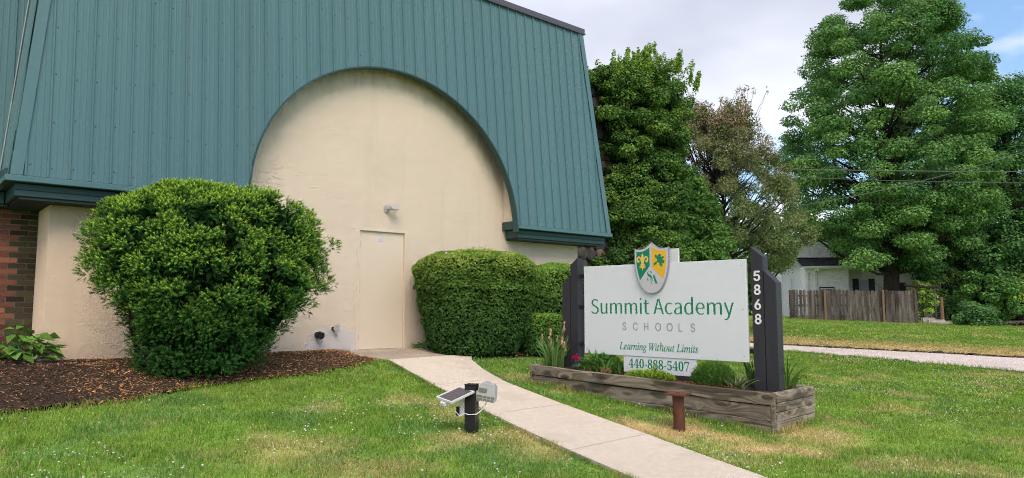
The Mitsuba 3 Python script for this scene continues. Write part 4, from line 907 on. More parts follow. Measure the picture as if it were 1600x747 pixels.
# bolts at the panel corners
put(S + '__panel__bolt', cat([tube([SW(t, .0, PZ + z), SW(t, .004, PZ + z)], .007, 8) for t, z in ((.05, .07), (.05, 1.14), (2.39, .07), (2.39, 1.14), (.05, .62), (2.39, .62))]), 'm_grey_plastic')

# ---------------------------------------------------------------- timber planter
P = 'timber_planter'
tag(P, 'low weathered timber planter box around the foot of the sign', 'planter')
PT = lambda t: .553 + (t + .48) * .0327     # the rim climbs with the ground


def rail(t0, t1, w0, w1, d0, d1, seed, part='__board', bowed=.004):
    """A board whose top and bottom follow the rim, d0 and d1 below it, with worn uneven edges."""
    g = rng(seed)
    n = max(2, int(abs(t1 - t0) / .22))
    ts = np.linspace(t0, t1, n + 1)
    prof = [(w0, d1), (w0, d0 + .008), (w0 + .008 * np.sign(w1 - w0), d0), (w1 - .008 * np.sign(w1 - w0), d0), (w1, d0 + .008), (w1, d1)]
    vs = []
    for t in ts:
        j = g.normal(0, bowed, (len(prof), 2))
        vs += [SW(t, w + j[i, 0], PT(t) - d + j[i, 1]) for i, (w, d) in enumerate(prof)]
    v = np.array(vs); m = len(prof)
    i, j = np.meshgrid(np.arange(n), np.arange(m), indexing='ij')
    q = np.stack([i * m + j, i * m + (j + 1) % m, (i + 1) * m + (j + 1) % m, (i + 1) * m + j], -1).reshape(-1, 4)
    f = np.vstack([q[:, [0, 1, 2]], q[:, [0, 2, 3]]])
    cap = [[a, a + k, a + k + 1] for a in (0, n * m) for k in range(1, m - 1)]
    put(P + part, (v, np.vstack([f, cap])), 'm_board')


rail(-.435, 3.08, .408, .310, .0, .122, 1)
rail(-.430, 3.07, .386, .31, .136, .290, 2)
rail(-.430, 2.3, .384, .31, .294, .46, 3)
rail(-.435, 3.08, -.67, -.60, .0, .14, 4)
rail(-.435, 3.08, -.668, -.60, .144, .40, 5)


def end_board(t0, t1, d0, d1, seed, w0=.395, w1=-.68):
    g = rng(seed)
    n = 6
    ws = np.linspace(w0, w1, n)
    vs = []
    for w in ws:
        for t, d in ((t0, d1), (t0, d0 + .006), (t0 + .008, d0), (t1, d0), (t1, d1)):
            j = g.normal(0, .0025, 2)
            vs.append(SW(t + j[0], w, PT(t0) - d + j[1] - .0 * w))
    v = np.array(vs); m = 5
    i, j = np.meshgrid(np.arange(n - 1), np.arange(m), indexing='ij')
    q = np.stack([i * m + j, i * m + (j + 1) % m, (i + 1) * m + (j + 1) % m, (i + 1) * m + j], -1).reshape(-1, 4)
    f = np.vstack([q[:, [0, 1, 2]], q[:, [0, 2, 3]], [[a, a + k, a + k + 1] for a in (0, (n - 1) * m) for k in range(1, m - 1)]])
    put(P + '__board', (v, f), 'm_board_end')


for k, (d0, d1) in enumerate(((-.004, .094), (.104, .194), (.204, .294), (.304, .46))):
    end_board(-.485, -.405 if k == 0 else -.44, d0, d1, 11 + k, .345 if k == 0 else .36)
put(P + '__corner_post', sbx(-.478, -.436, .362, .392, .02, .535), 'm_board')
end_board(3.085, 3.13, .0, .34, 30, .39)
sv, sf = slab(Polygon([tuple(SW(t, w, 0)[:2]) for t, w in ((-.44, .35), (3.1, .35), (3.1, -.63), (-.44, -.63))]), .1, 0, .3,
              lambda x, y: PT((np.stack([x, y], -1) - SB[:2]) @ SD) - .055 + .05 * meshkit.fbm(np.stack([x, y, x * 0], -1) * 5, 3, 2))
put(P + '__soil', (sv, sf), 'm_soil', True)
SOILZ = lambda t: PT(t) - .035

# ---------------------------------------------------------------- rusty pipe stand
Pd = 'rusty_pipe_stand'
tag(Pd, 'short rusty steel pipe with flat square top plate beside the planter', 'post')
px_, py_ = 1.80, 7.97
gz = float(GZ(px_, py_))
k = put(Pd + '__pipe', tube([(px_ + .012, py_, gz - .05), (px_, py_, gz + .37)], .062, 24), 'm_rust', 40)
pl = sbox(-.112, -.112, .112, .112).difference(shapely.Point(0, 0).buffer(.022))
put(Pd + '__top_plate', extrude_poly(shapely.affinity.rotate(pl, -38), lambda u, v, w: np.stack([px_ + u, py_ + v, gz + .37 + w + .03 * v], -1), 0, .016), 'm_rust')

# ---------------------------------------------------------------- solar flood light on a stub post
Q = 'solar_flood_light'
tag(Q, 'black stub post carrying a small solar panel and grey flood light', 'light')
qx, qy = -.405, 7.40
qz = float(GZ(qx, qy))
fx, fy = np.array([.951, -.309]), np.array([.309, .951])
QB = lambda a0, a1, b0, b1, z0, z1, ch=0.: frame_box((qx, qy), fx, fy, a0, a1, b0, b1, qz + z0, qz + z1, ch)
put(Q + '__post', QB(-.056, .056, -.056, .056, -.1, .455, .004), 'm_black_vinyl')
put(Q + '__post__cap', QB(-.060, .060, -.060, .060, .456, .466, .003), 'm_black_vinyl')
# tilted panel: frame, cells, bracket
pc = np.array([qx - .155, qy - .13, qz + .375])
ua = unit(np.array([.162, -.13, -.037])); ub = unit(np.array([.22, .235, .075])); un = np.cross(ua, ub); ub = np.cross(un, ua)


def tilt(a0, a1, b0, b1, c0, c1):
    pts = [pc + ua * a + ub * b + un * c for c in (c0, c1) for a, b in ((a0, b0), (a1, b0), (a1, b1), (a0, b1))]
    return np.array(pts), BF


put(Q + '__solar_panel', cat([tilt(-.105, .105, -.165, -.150, -.012, .008), tilt(-.105, .105, .150, .165, -.012, .008), tilt(-.105, -.091, -.1495, .1495, -.012, .008), tilt(.091, .105, -.1495, .1495, -.012, .008), tilt(-.090, .090, -.149, .149, -.010, .001)]), 'm_alu')
for i in range(2):
    for j in range(9):
        put(Q + '__solar_panel__cell', tilt(-.086 + i * .088, -.002 + i * .088, -.145 + j * .0325, -.117 + j * .0325, .0015, .004), 'm_cell')
put(Q + '__bracket', cat([tilt(-.03, .03, -.19, .02, -.052, -.020), tilt(-.012, .012, .0, .13, -.08, -.015), QB(-.115, -.058, -.045, .02, .15, .31, .004)]), 'm_alu')
put(Q + '__bracket__clip', QB(-.15, -.118, -.05, -.02, .15, .24, .003), 'm_dark')
# flood light head
hc = np.array([qx + .150, qy + .03, qz + .385])
va = unit(np.array([.93, -.10, -.16])); vb = unit(np.array([.15, .96, .0])); vn = np.cross(va, vb); vb = np.cross(vn, va)


def head(a0, a1, b0, b1, c0, c1, taper=1.0):
    pts = [hc + va * a * (taper if c > 0 else 1) + vb * b * (taper if c > 0 else 1) + vn * c for c in (c0, c1) for a, b in ((a0, b0), (a1, b0), (a1, b1), (a0, b1))]
    return np.array(pts), BF


put(Q + '__lamp_head', cat([head(-.085, .10, -.10, .10, -.03, .07, .86), head(-.07, .085, -.09, .09, .0705, .085, .86), head(-.03, .03, -.03, .03, .0855, .105, .8), QB(.057, .085, -.03, .03, .30, .40)]), 'm_grey_plastic')
put(Q + '__lamp_head__lens', head(-.083, .098, -.098, .098, -.085, -.031), 'm_lens')
put(Q + '__lamp_head__led_bar', cat([head(-.02 + i * .038, -.014 + i * .038, -.1, .1, -.088, -.030) for i in range(4)] + [head(-.084, .099, -.1005, -.0985, -.060, -.056)]), 'm_grey_plastic')
put(Q + '__lamp_head__sensor_window', head(-.07, .01, -.1035, -.1005, .0, .042), 'm_lens')
put(Q + '__cable', cat([tube([(qx - .16, qy - .12, qz + .28), (qx - .16, qy - .13, qz + .22), (qx - .11, qy - .11, qz + .16), (qx - .07, qy - .075, qz + .185), (qx - .03, qy - .075, qz + .172), (qx + .05, qy - .075, qz + .175), (qx + .11, qy - .03, qz + .215), (qx + .145, qy + .0, qz + .27), (qx + .14, qy + .01, qz + .34)], .005, 6)]), 'm_trim_white', 40)

# ---------------------------------------------------------------- plants in the planter
def sword_plant(key, t0, w0, n, h, spread, seed, col, width=.02, lean0=.25, bsdf='m_gloss_leaf', rad=.12):
    g = rng(seed)
    ms = []
    for _ in range(n):
        a = g.uniform(0, 6.283); d = g.uniform(0, rad)
        b = SW(t0 + d * math.cos(a), w0 + d * math.sin(a) * .6, SOILZ(t0) - .02)
        hh = h * g.uniform(.55, 1.05); sp = spread * g.uniform(.3, 1.2)
        out = (SD * math.cos(a) + SN * math.sin(a))
        k = 7
        u = np.linspace(0, 1, k)
        ax = np.column_stack([b[0] + out[0] * sp * u ** lean_pow(g), b[1] + out[1] * sp * u ** 2, b[2] + hh * (u - .28 * sp / max(h, .1) * u ** 3)])
        fa = g.uniform(0, 6.283)
        sd = np.array([math.cos(fa), math.sin(fa), 0])
        wd = width * g.uniform(.7, 1.2) * np.sqrt(np.clip(1 - u, 0, 1)) * .5 * (1 - .3 * (1 - u))
        v = np.vstack([ax + sd * wd[:, None], ax - sd * wd[:, None]])
        f = np.array([[i, i + 1, k + i + 1] for i in range(k - 1)] + [[i, k + i + 1, k + i] for i in range(k - 1)])
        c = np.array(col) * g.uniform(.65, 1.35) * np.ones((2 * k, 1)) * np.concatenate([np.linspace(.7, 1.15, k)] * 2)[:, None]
        ms.append((v, f, c))
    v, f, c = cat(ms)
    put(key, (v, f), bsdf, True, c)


def lean_pow(g):
    return g.uniform(1.6, 2.4)


K = 'iris_clump'
tag(K, 'iris clump with sword leaves and withered tan blooms by the left post', 'plant')
sword_plant(K + '__leaves', 2.86, .20, 75, .52, .24, 51, (.16, .30, .09), .032, rad=.17)
g = rng(52)
ms, fl = [], []
for dt, hh in ((-.17, .62), (-.12, .50), (-.05, .42), (-.19, .40), (.10, .50), (.17, .44), (.05, .40), (-.22, .34), (.02, .33)):
    b = SW(2.86 + dt * .8, .20, SOILZ(2.86)); tp = SW(2.86 + dt * 1.1, .19 + g.normal(0, .03), SOILZ(2.86) + hh)
    ms.append((*tube([b, (b + tp) / 2 + g.normal(0, .008, 3), tp], [.006, .005, .004], 5), np.array([.09, .16, .05])))
    for q in range(3):
        c = tp + np.array([g.normal(0, .012), g.normal(0, .012), .02 - .045 * q])
        h = hull(unit(g.normal(size=(14, 3))) * [.019, .019, .036] * g.uniform(.7, 1.2) + c)
        fl.append((*h, np.array([.42, .27, .16]) * g.uniform(.6, 1.2)))
v, f, c = cat(ms); put(K + '__stem', (v, f), 'm_vertex', True, c)
v, f, c = cat(fl); put(K + '__withered_bloom', (v, f), 'm_vertex', False, c)


def tuft(key, t0, w0, n, rad, h, L, Wd, col, seed, bsdf='m_leaf', up=.5, upness=.6, dome=True):
    g = rng(seed)
    a = g.uniform(0, 6.283, n); d = np.sqrt(g.random(n))
    zz_ = h * (g.random(n) ** .7) * (np.sqrt(np.clip(1 - d ** 2, 0, 1)) * .8 + .2 if dome else 1)
    C = SW(t0 + rad[0] * d * np.cos(a), w0 + rad[1] * d * np.sin(a), SOILZ(t0) + zz_)
    out = np.column_stack([np.cos(a)[:, None] * SD + np.sin(a)[:, None] * SN, np.zeros(n)])
    t = out * (1 - upness) + np.column_stack([g.normal(0, .35, (n, 2)), np.full(n, upness)])
    nn = np.column_stack([g.normal(0, .5, (n, 2)), np.ones(n)]) - out * .3
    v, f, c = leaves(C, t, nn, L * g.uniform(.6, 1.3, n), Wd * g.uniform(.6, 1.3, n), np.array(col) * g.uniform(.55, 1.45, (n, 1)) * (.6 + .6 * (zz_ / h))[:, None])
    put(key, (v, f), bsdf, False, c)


K = 'pink_flower'
tag(K, 'small bright pink flower at the foot of the left sign post', 'flower')
b = SW(2.42, .22, SOILZ(2.4))
tuft(K + '__leaves', 2.42, .22, 60, (.07, .06), .12, .06, .026, (.12, .18, .12), 61)
put(K + '__stem', tube([b, b + [0, 0, .17]], .004, 5), 'm_ink_green')
g = rng(62); n = 40
C = b + [0, 0, .185] + g.normal(0, 1, (n, 3)) * [.025, .025, .015]
v, f, c = leaves(C, unit(g.normal(size=(n, 3))), unit(g.normal(size=(n, 3))), .034, .028, np.array([.48, .02, .10]) * g.uniform(.6, 1.3, (n, 1)))
put(K + '__petals', (v, f), 'm_leaf', False, c)
K = 'leafy_perennial'
tag(K, 'broad leaved green plant under the left end of the sign panel', 'plant')
tuft(K, 2.15, .02, 260, (.30, .24), .26, .17, .055, (.11, .25, .06), 63, 'm_gloss_leaf')
K = 'feathery_plant'
tag(K, 'feathery green plant left of the phone number panel', 'plant')
tuft(K, 2.02, -.04, 1300, (.16, .18), .24, .09, .009, (.14, .28, .05), 64)
K = 'dried_plant'
tag(K, 'withered straw coloured plant at the planter rim left of the phone number panel', 'plant')
tuft(K, 1.93, .22, 70, (.09, .06), .12, .08, .022, (.40, .28, .13), 65)
K = 'dried_plant_001'
tag(K, 'small withered brown plant nearest the pink flower', 'plant')
tuft(K, 2.18, .24, 60, (.09, .05), .09, .07, .02, (.30, .2, .10), 66)
K = 'lime_ground_cover'
tag(K, 'bright lime green ground cover spilling in front of the phone number panel', 'plant')
tuft(K, 1.25, .18, 1300, (.38, .12), .13, .055, .022, (.30, .46, .07), 67)
tuft(K + '__tall_shoot', 1.16, .20, 120, (.04, .03), .25, .05, .015, (.24, .32, .06), 68)
K = 'bushy_cosmos'
tag(K, 'rounded fern leaved bush right of the phone number panel', 'plant')
tuft(K, .44, .04, 4200, (.27, .25), .30, .07, .007, (.11, .24, .045), 69)
K = 'brown_leaf_litter'
tag(K, 'low brown dead leaves below the fern leaved bush', 'leaf litter', kind='stuff')
tuft(K, .55, .26, 260, (.55, .05), .05, .05, .025, (.22, .11, .06), 70)
K = 'striped_lily'
tag(K, 'pale striped strap leaved plant beside the right post', 'plant')
sword_plant(K, .10, .10, 46, .26, .24, 71, (.26, .34, .16), .030, rad=.1)
K = 'green_iris_leaves'
tag(K, 'upright sword leaves behind the gap left of the right post', 'plant')
sword_plant(K, .06, -.30, 40, .50, .14, 72, (.09, .19, .05), .03, rad=.14)
K = 'tall_grass_tuft'
tag(K, 'arching tall grass tuft right of the numbered post', 'plant')
sword_plant(K, -.28, -.36, 60, .50, .40, 73, (.13, .24, .045), .022, rad=.13)


# ---------------------------------------------------------------- shrubs against the building
def sprigs(C, t, seed, needles=14, L=.10, nl=.026, nw=.0042, base=(.02, .065, .012), tip=(.17, .29, .03), tipw=None):
    """Yew shoots: a spray of needles round each twig, paler towards the growing tip."""
    g = rng(seed)
    N = len(C); t = unit(t)
    s = unit(np.cross(t, g.normal(size=(N, 3)))); b = np.cross(t, s)
    u = np.linspace(.05, 1, needles)
    ang = np.arange(needles) * 2.4
    rad = s[:, None] * np.cos(ang)[None, :, None] + b[:, None] * np.sin(ang)[None, :, None]
    o = C[:, None] + t[:, None] * (u * L)[None, :, None]
    d = unit(rad * (.95 - .35 * u)[None, :, None] + t[:, None] * (.45 + .55 * u)[None, :, None])
    side = unit(np.cross(d, rad + t[:, None] * .3))
    nlen = nl * g.uniform(.7, 1.25, (N, needles, 1))
    v = np.stack([o - side * nw * .5, o + side * nw * .5, o + d * nlen], 2).reshape(-1, 3)
    f = np.arange(len(v)).reshape(-1, 3)
    tw = np.ones(N) if tipw is None else tipw
    k = np.clip((u[None] - .35) / .65, 0, 1)[..., None] * tw[:, None, None]
    c = np.array(base) * (1 - k) + np.array(tip) * k
    c = c * g.uniform(.6, 1.4, (N, 1, 1)) * g.uniform(.8, 1.2, (N, needles, 1))
    return v, f, np.repeat(np.clip(c, .003, 1).reshape(-1, 3), 3, 0)


YH = np.array([0, .24, .6, 1.0, 1.23, 1.47, 1.79, 2.03, 2.19, 2.31])
YL = np.array([-4.58, -4.58, -4.68, -4.92, -5.10, -5.30, -5.26, -5.16, -4.92, -4.76])
YR = np.array([-3.26, -3.06, -2.72, -2.34, -2.32, -2.34, -2.54, -2.84, -3.30, -3.84])
YB = .72


def yew_point(h, th, r):
    l, rr = np.interp(h, YH, YL), np.interp(h, YH, YR)
    cx, a = (l + rr) / 2, (rr - l) / 2
    b = np.minimum(a * .8, np.interp(h, [0, .6, 1.3, 1.8, 2.31], [.42, .62, .92, .85, .30]))
    x = cx + a * r * np.cos(th); dy = b * r * np.sin(th)
    y = 8.95 + .42 * (x + 3.9) + dy
    return np.stack([x * y / 9.0, y, YB + h * (1 + (y - 9) / 9.) + (y - 9.0) * .09], -1)


g = rng(101)
K = 'yew_shrub'
tag(K, 'large dark green yew with bright new tips flaring from a narrow base', 'shrub')
# shoots radiate from several hundred billows set over the shape
m_ = 700
hb = 2.27 * g.random(m_) ** .92; tb = g.uniform(0, 6.283, m_)
keep = (np.sin(tb) < .5) | (g.random(m_) < .3)
hb, tb = hb[keep], tb[keep]; m_ = len(hb)
topb = (hb > 2.0) | (g.random(m_) < .14)
rb = np.where(topb, np.sqrt(g.random(m_)) * .95, .88 + g.normal(0, .075, m_))
hb = np.where(topb, np.interp(rb, [0, 1], [2.30, 2.05]), hb)
Cb = yew_point(hb, tb, rb)
Cb += (meshkit.fbm(Cb * 3, 2, 9)[:, None] - .5) * .16
mid_ = np.stack([np.interp(hb, YH, (YL + YR) / 2), np.full(m_, 8.95), YB + np.minimum(hb * .75, 1.5)], -1)
ob = unit(Cb - mid_)
ob[topb] = unit(ob[topb] * .35 + [0, 0, 1])
per = np.where(Cb[:, 0] < -4.9, 22, 46); per = np.where(hb < .5, 24, per)
ix = np.repeat(np.arange(m_), per); n = len(ix)
d_ = unit(ob[ix] * .55 + g.normal(0, .55, (n, 3)) + [0, 0, .25])
rad_ = g.uniform(.05, .15, n)
C = Cb[ix] + d_ * rad_[:, None] * [1.15, 1.15, .85]
tdir = d_ * 1.1 + ob[ix] * .3 + np.array([0, 0, .22]) + g.normal(0, .42, (n, 3))
h = hb[ix]
up = np.array([0, 0, 1.0])
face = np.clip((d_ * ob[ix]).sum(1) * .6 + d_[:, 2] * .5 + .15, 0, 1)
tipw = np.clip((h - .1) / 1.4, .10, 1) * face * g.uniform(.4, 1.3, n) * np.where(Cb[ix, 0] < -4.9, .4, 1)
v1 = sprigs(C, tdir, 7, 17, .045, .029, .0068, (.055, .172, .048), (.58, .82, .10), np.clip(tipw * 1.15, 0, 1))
# shadowed inner shoots
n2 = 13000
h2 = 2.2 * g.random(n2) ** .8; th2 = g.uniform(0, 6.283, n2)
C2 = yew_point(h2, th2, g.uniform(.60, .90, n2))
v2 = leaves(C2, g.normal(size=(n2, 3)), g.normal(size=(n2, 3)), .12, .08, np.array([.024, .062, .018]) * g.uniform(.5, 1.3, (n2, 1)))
# stray long shoots past the outline
n3 = 150
h3 = g.uniform(.9, 2.3, n3); th3 = g.uniform(3.0, 6.6, n3)
C3 = yew_point(h3, th3, np.full(n3, .97))
t3 = unit(C3 - np.array([-3.9, 8.95, 1.1])) + up * .5 + g.normal(0, .25, (n3, 3))
v3 = sprigs(C3, t3, 9, 24, .11, .022, .0055, (.03, .09, .015), (.25, .42, .04))
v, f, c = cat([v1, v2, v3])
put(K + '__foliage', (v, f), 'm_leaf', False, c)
ms = []
root = np.array([-3.98, 8.95, YB - .1])
for k in range(22):
    th_, hh = g.uniform(0, 6.283), g.uniform(.5, 2.1)
    e = yew_point(np.array([hh]), np.array([th_ if k > 11 else g.uniform(2.5, 3.8)]), np.array([.86]))[0]
    b = root + np.array([g.normal(0, .22), g.normal(0, .15), 0])
    mid = b * .5 + e * .5 + g.normal(0, .06, 3) + [0, 0, -.10]
    ms.append(tube([b, b * .75 + mid * .25 + [0, 0, .1], mid, e * .7 + mid * .3, e], [.030, .024, .016, .010, .005], 6))
put(K + '__branches', cat(ms), 'm_bark', 40)


def hedge(key, cen, ax_, by_, hgt, n, seed, L, col, tipc, taper=.72, power=3.2, rough=.06, top_tint=(.55, .50, .15), zb=None, bsdf='m_leaf', yaw=.6):
    """A clipped shrub: superellipse body, narrower at the foot, skinned in small leaves."""
    g = rng(seed)
    zb = float(GZ(*cen)) if zb is None else zb
    ca, sa = math.cos(yaw), math.sin(yaw)

    def at(th, u, r):
        k = np.where(u < .75, taper + (1 - taper) * np.sqrt(np.clip(u / .75, 0, 1)), np.sqrt(np.clip(1 - ((u - .75) / .27) ** 2.6, 0, 1)) )
        cx, sx = np.cos(th), np.sin(th)
        q = (np.abs(cx) ** power + np.abs(sx) ** power) ** (-1 / power)
        X, Y = ax_ * r * k * q * cx, by_ * r * k * q * sx
        return np.stack([cen[0] + ca * X - sa * Y, cen[1] + sa * X + ca * Y, zb + hgt * u], -1)
    th = g.uniform(0, 6.283, n); u = g.random(n) ** .8 * 1.0
    top = g.random(n) < .30
    r = 1 + rough * 2 * (meshkit.fbm(at(th, u, 1.0) * 3.2, 3, seed) - .5) - np.abs(g.normal(0, .045, n))
    u = np.where(top, 1.0, u); r = np.where(top, np.sqrt(g.random(n)), r)
    C = at(th, np.minimum(u, .97), np.where(top, 1, r))
    if top.any():
        ct = at(th, np.full(n, .80), r)
        dome = 1 - .38 * np.clip(r, 0, 1) ** 2.4
        C[top] = ct[top]
        C[top, 2] = zb + hgt * dome[top] + (meshkit.fbm(ct[top] * 3.0, 3, seed + 1) - .5) * rough * 2.2 + g.normal(0, .012, top.sum())
    out = unit(C - np.array([cen[0], cen[1], zb + hgt * .35]))
    nn = out + g.normal(0, .55, (n, 3)) + [0, 0, .3]
    t = np.cross(nn, g.normal(size=(n, 3)))
    hf = np.clip((C[:, 2] - zb) / hgt, 0, 1)[:, None]
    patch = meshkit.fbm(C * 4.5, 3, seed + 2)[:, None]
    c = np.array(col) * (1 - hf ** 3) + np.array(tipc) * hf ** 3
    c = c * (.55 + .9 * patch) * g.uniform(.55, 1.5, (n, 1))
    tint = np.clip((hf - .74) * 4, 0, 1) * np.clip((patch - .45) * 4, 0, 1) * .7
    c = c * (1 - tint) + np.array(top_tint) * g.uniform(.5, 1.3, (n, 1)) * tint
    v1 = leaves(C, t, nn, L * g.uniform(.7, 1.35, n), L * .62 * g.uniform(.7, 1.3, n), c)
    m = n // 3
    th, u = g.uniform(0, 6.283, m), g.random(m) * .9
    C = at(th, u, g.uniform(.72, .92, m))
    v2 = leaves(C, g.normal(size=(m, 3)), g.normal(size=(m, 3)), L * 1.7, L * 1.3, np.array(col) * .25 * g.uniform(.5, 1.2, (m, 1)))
    # clippers missed these
    m = n // 160
    th = g.uniform(0, 6.283, m); rr = np.sqrt(g.random(m)) * .9
    bq = at(th, np.full(m, .8), rr); bq[:, 2] = zb + hgt * (.985 - .38 * rr ** 2.4)
    a = g.normal(0, .25, (m, 3)) * [1, 1, 0]
    v3 = blades(bq, a, g.uniform(.05, .14, m), np.full(m, .010), np.array(tipc) * g.uniform(.6, 1.2, (m, 1)), None, g)
    v, f, c = cat([v1, v2, v3])
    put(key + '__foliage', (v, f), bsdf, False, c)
    ms = [tube([(cen[0] + g.normal(0, .12), cen[1] + g.normal(0, .1), zb - .05), (cen[0] + g.normal(0, .25), cen[1] + g.normal(0, .2), zb + hgt * .5), (cen[0] + g.uniform(-.45, .45) * ax_, cen[1] + g.uniform(-.4, .4) * by_, zb + hgt * .72)], [.03, .02, .008], 6) for _ in range(14)]
    put(key + '__stem', cat(ms), 'm_bark', 40)


tag('clipped_hedge_shrub', 'big clipped boxy shrub with dull yellow top right of the door', 'shrub')
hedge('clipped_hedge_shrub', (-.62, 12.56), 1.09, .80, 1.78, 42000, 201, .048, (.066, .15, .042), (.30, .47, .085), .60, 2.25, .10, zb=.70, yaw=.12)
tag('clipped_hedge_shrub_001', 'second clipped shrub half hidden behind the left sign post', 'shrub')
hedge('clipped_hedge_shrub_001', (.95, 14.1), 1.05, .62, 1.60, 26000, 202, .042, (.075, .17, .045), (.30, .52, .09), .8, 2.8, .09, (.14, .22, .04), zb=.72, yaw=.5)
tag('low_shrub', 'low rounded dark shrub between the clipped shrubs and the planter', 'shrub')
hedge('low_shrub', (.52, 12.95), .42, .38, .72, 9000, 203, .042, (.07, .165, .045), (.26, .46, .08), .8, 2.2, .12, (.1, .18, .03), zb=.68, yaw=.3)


def leafy_plant(key, x, y, n, rad, h, L, Wd, col, seed, bsdf='m_gloss_leaf', z=None):
    g = rng(seed)
    z = float(GZ(x, y)) if z is None else z
    a = g.uniform(0, 6.283, n); d = np.sqrt(g.random(n)) * rad
    out = np.stack([np.cos(a), np.sin(a), a * 0], 1)
    C = np.array([x, y, z]) + out * d[:, None]
    C[:, 2] += h * g.uniform(.25, 1, n) * (1 - .5 * (d / rad) ** 2)
    nn = np.array([0, 0, 1.]) + out * .5 + g.normal(0, .3, (n, 3))
    v, f, c = leaves(C, out + [0, 0, -.15] + g.normal(0, .25, (n, 3)), nn, L * g.uniform(.6, 1.2, n), Wd * g.uniform(.7, 1.2, n), np.array(col) * g.uniform(.6, 1.4, (n, 1)))
    put(key + '__leaves', (v, f), bsdf, False, c)
    ms = [tube([(x, y, z - .02), C[i] * .6 + np.array([x, y, z]) * .4 + [0, 0, .02], C[i]], [.006, .005, .003], 5) for i in range(0, n, max(1, n // 12))]
    put(key + '__stem', cat(ms), 'm_ink_green', True)


tag('broad_leaf_plant', 'low broad leaved plant at the foot of the brick wall', 'plant')
leafy_plant('broad_leaf_plant', -6.0, 8.95, 85, .42, .52, .21, .135, (.15, .30, .06), 301, z=.78)
tag('door_weed', 'small weeds on the pavement edge beside the clipped shrub', 'weed')
q_ = FW(.85, .22, 0)
leafy_plant('door_weed', q_[0], q_[1], 160, .30, .16, .075, .035, (.12, .26, .05), 302, z=.76)


# ---------------------------------------------------------------- trees and creeper
def clump_leaves(g, cen, rad, n, L, Wd, col, droop=.25, shell=.55):
    """n leaves in each of the clumps (centres, radii (k,3)); n may vary per clump."""
    k = len(cen)
    cnt = np.broadcast_to(np.asarray(n), (k,)).astype(int)
    idx = np.repeat(np.arange(k), cnt); N = len(idx)
    d = unit(g.normal(size=(N, 3)))
    r = (shell + (1 - shell) * g.random(N)) ** .8
    r = np.where(g.random(N) < .25, g.random(N) ** .5, r)
    C = cen[idx] + d * r[:, None] * rad[idx] + g.normal(0, .06, (N, 3)) * rad[idx]
    nn = d * .6 + [0, 0, .75] + g.normal(0, .35, (N, 3))
    t = np.cross(nn, g.normal(size=(N, 3))) + d * .5 - [0, 0, droop]
    c = col[idx] * g.uniform(.6, 1.45, (N, 1))
    return leaves(C, t, nn, L * g.uniform(.65, 1.3, N), Wd * g.uniform(.65, 1.3, N), c)


def crown_clumps(g, base, prof_h, prof_r, cx, k, rmin, rmax, yr=.9, noise_amt=.22, flat=.62, inner=.3):
    """Clump centres over a crown given by its radius against height."""
    h = g.random(k * 3) * (prof_h[-1] - prof_h[0]) + prof_h[0]
    w = np.interp(h, prof_h, prof_r)
    keep = g.random(len(h)) < (w / max(prof_r)) ** 1.0
    h, w = h[keep][:k], w[keep][:k]; k = len(h)
    th = g.uniform(0, 6.283, k)
    nz = 1 + noise_amt * 2 * (meshkit.fbm(np.stack([np.cos(th) * 1.3, np.sin(th) * 1.3, h * .35], -1) * 1.2 + base[0], 3, 3) - .5)
    rr = np.where(g.random(k) < inner, np.sqrt(g.random(k)) * .8, g.uniform(.80, 1.0, k)) * nz
    C = np.stack([base[0] + np.interp(h, prof_h, cx) + w * rr * np.cos(th), base[1] + w * yr * rr * np.sin(th), base[2] + h], -1)
    s = g.uniform(rmin, rmax, k)
    R = np.stack([s, s, s * flat], 1)
    return C, R


def branchwork(g, base, trunk, clumps, every=3, r0=.1, sides=6):
    """Trunk polyline with radii, and a bent limb to every few clumps."""
    ms = [tube(trunk[0], trunk[1], 12)]
    tp, tr = np.array(trunk[0]), np.array(trunk[1])
    zt = tp[:, 2]
    for c in clumps[::every]:
        z0 = np.clip(c[2] - .55 * np.linalg.norm(c[:2] - base[:2]) - g.uniform(0, .8), zt[0] + (zt[-1] - zt[0]) * .18, zt[-1])
        b = np.array([np.interp(z0, zt, tp[:, i]) for i in range(3)]); r = np.interp(z0, zt, tr)
        mid = b * .5 + c * .5 + g.normal(0, .12, 3) * np.linalg.norm(c - b) * .4 - [0, 0, .06 * np.linalg.norm(c - b)]
        ms.append(tube([b, b * .6 + mid * .4, mid, c * .6 + mid * .4, c], np.array([.55, .45, .32, .2, .08]) * min(r, r0 * 2), sides))
    return cat(ms)


def tree(key, base, trunk, prof, cx, k, rr, nleaf, L, Wd, cols, seed, bsdf='m_leaf', every=3, r0=.12, yr=.9, noise_amt=.22, flat=.62, inner=.3, extra=None, sparse=None, bark='m_bark'):
    g = rng(seed)
    C, R = crown_clumps(g, base, prof[0], prof[1], cx, k, rr[0], rr[1], yr, noise_amt, flat, inner)
    if extra is not None:
        C = np.vstack([C, extra[0]]); R = np.vstack([R, extra[1]])
    cols = np.array(cols, float)
    tone = g.random((len(C), 1))
    hf = np.clip((C[:, 2] - C[:, 2].min()) / (np.ptp(C[:, 2]) + 1e-6), 0, 1)[:, None]
    col = cols[0] * (1 - tone) + cols[1] * tone
    if len(cols) > 2:
        col = col * (1 - hf ** 1.5 * tone ** .4) + cols[2] * hf ** 1.5 * tone ** .4
    cnt = nleaf * (R[:, 0] / R[:, 0].mean()) ** 2 * g.uniform(.6, 1.3, len(C))
    v, f, c = clump_leaves(g, C, R, cnt, L, Wd, col)
    put(key + '__crown', (v, f), bsdf, False, c)
    put(key + '__trunk', branchwork(g, np.array(base), trunk, C, every, r0), bark, 50)
    return C, R


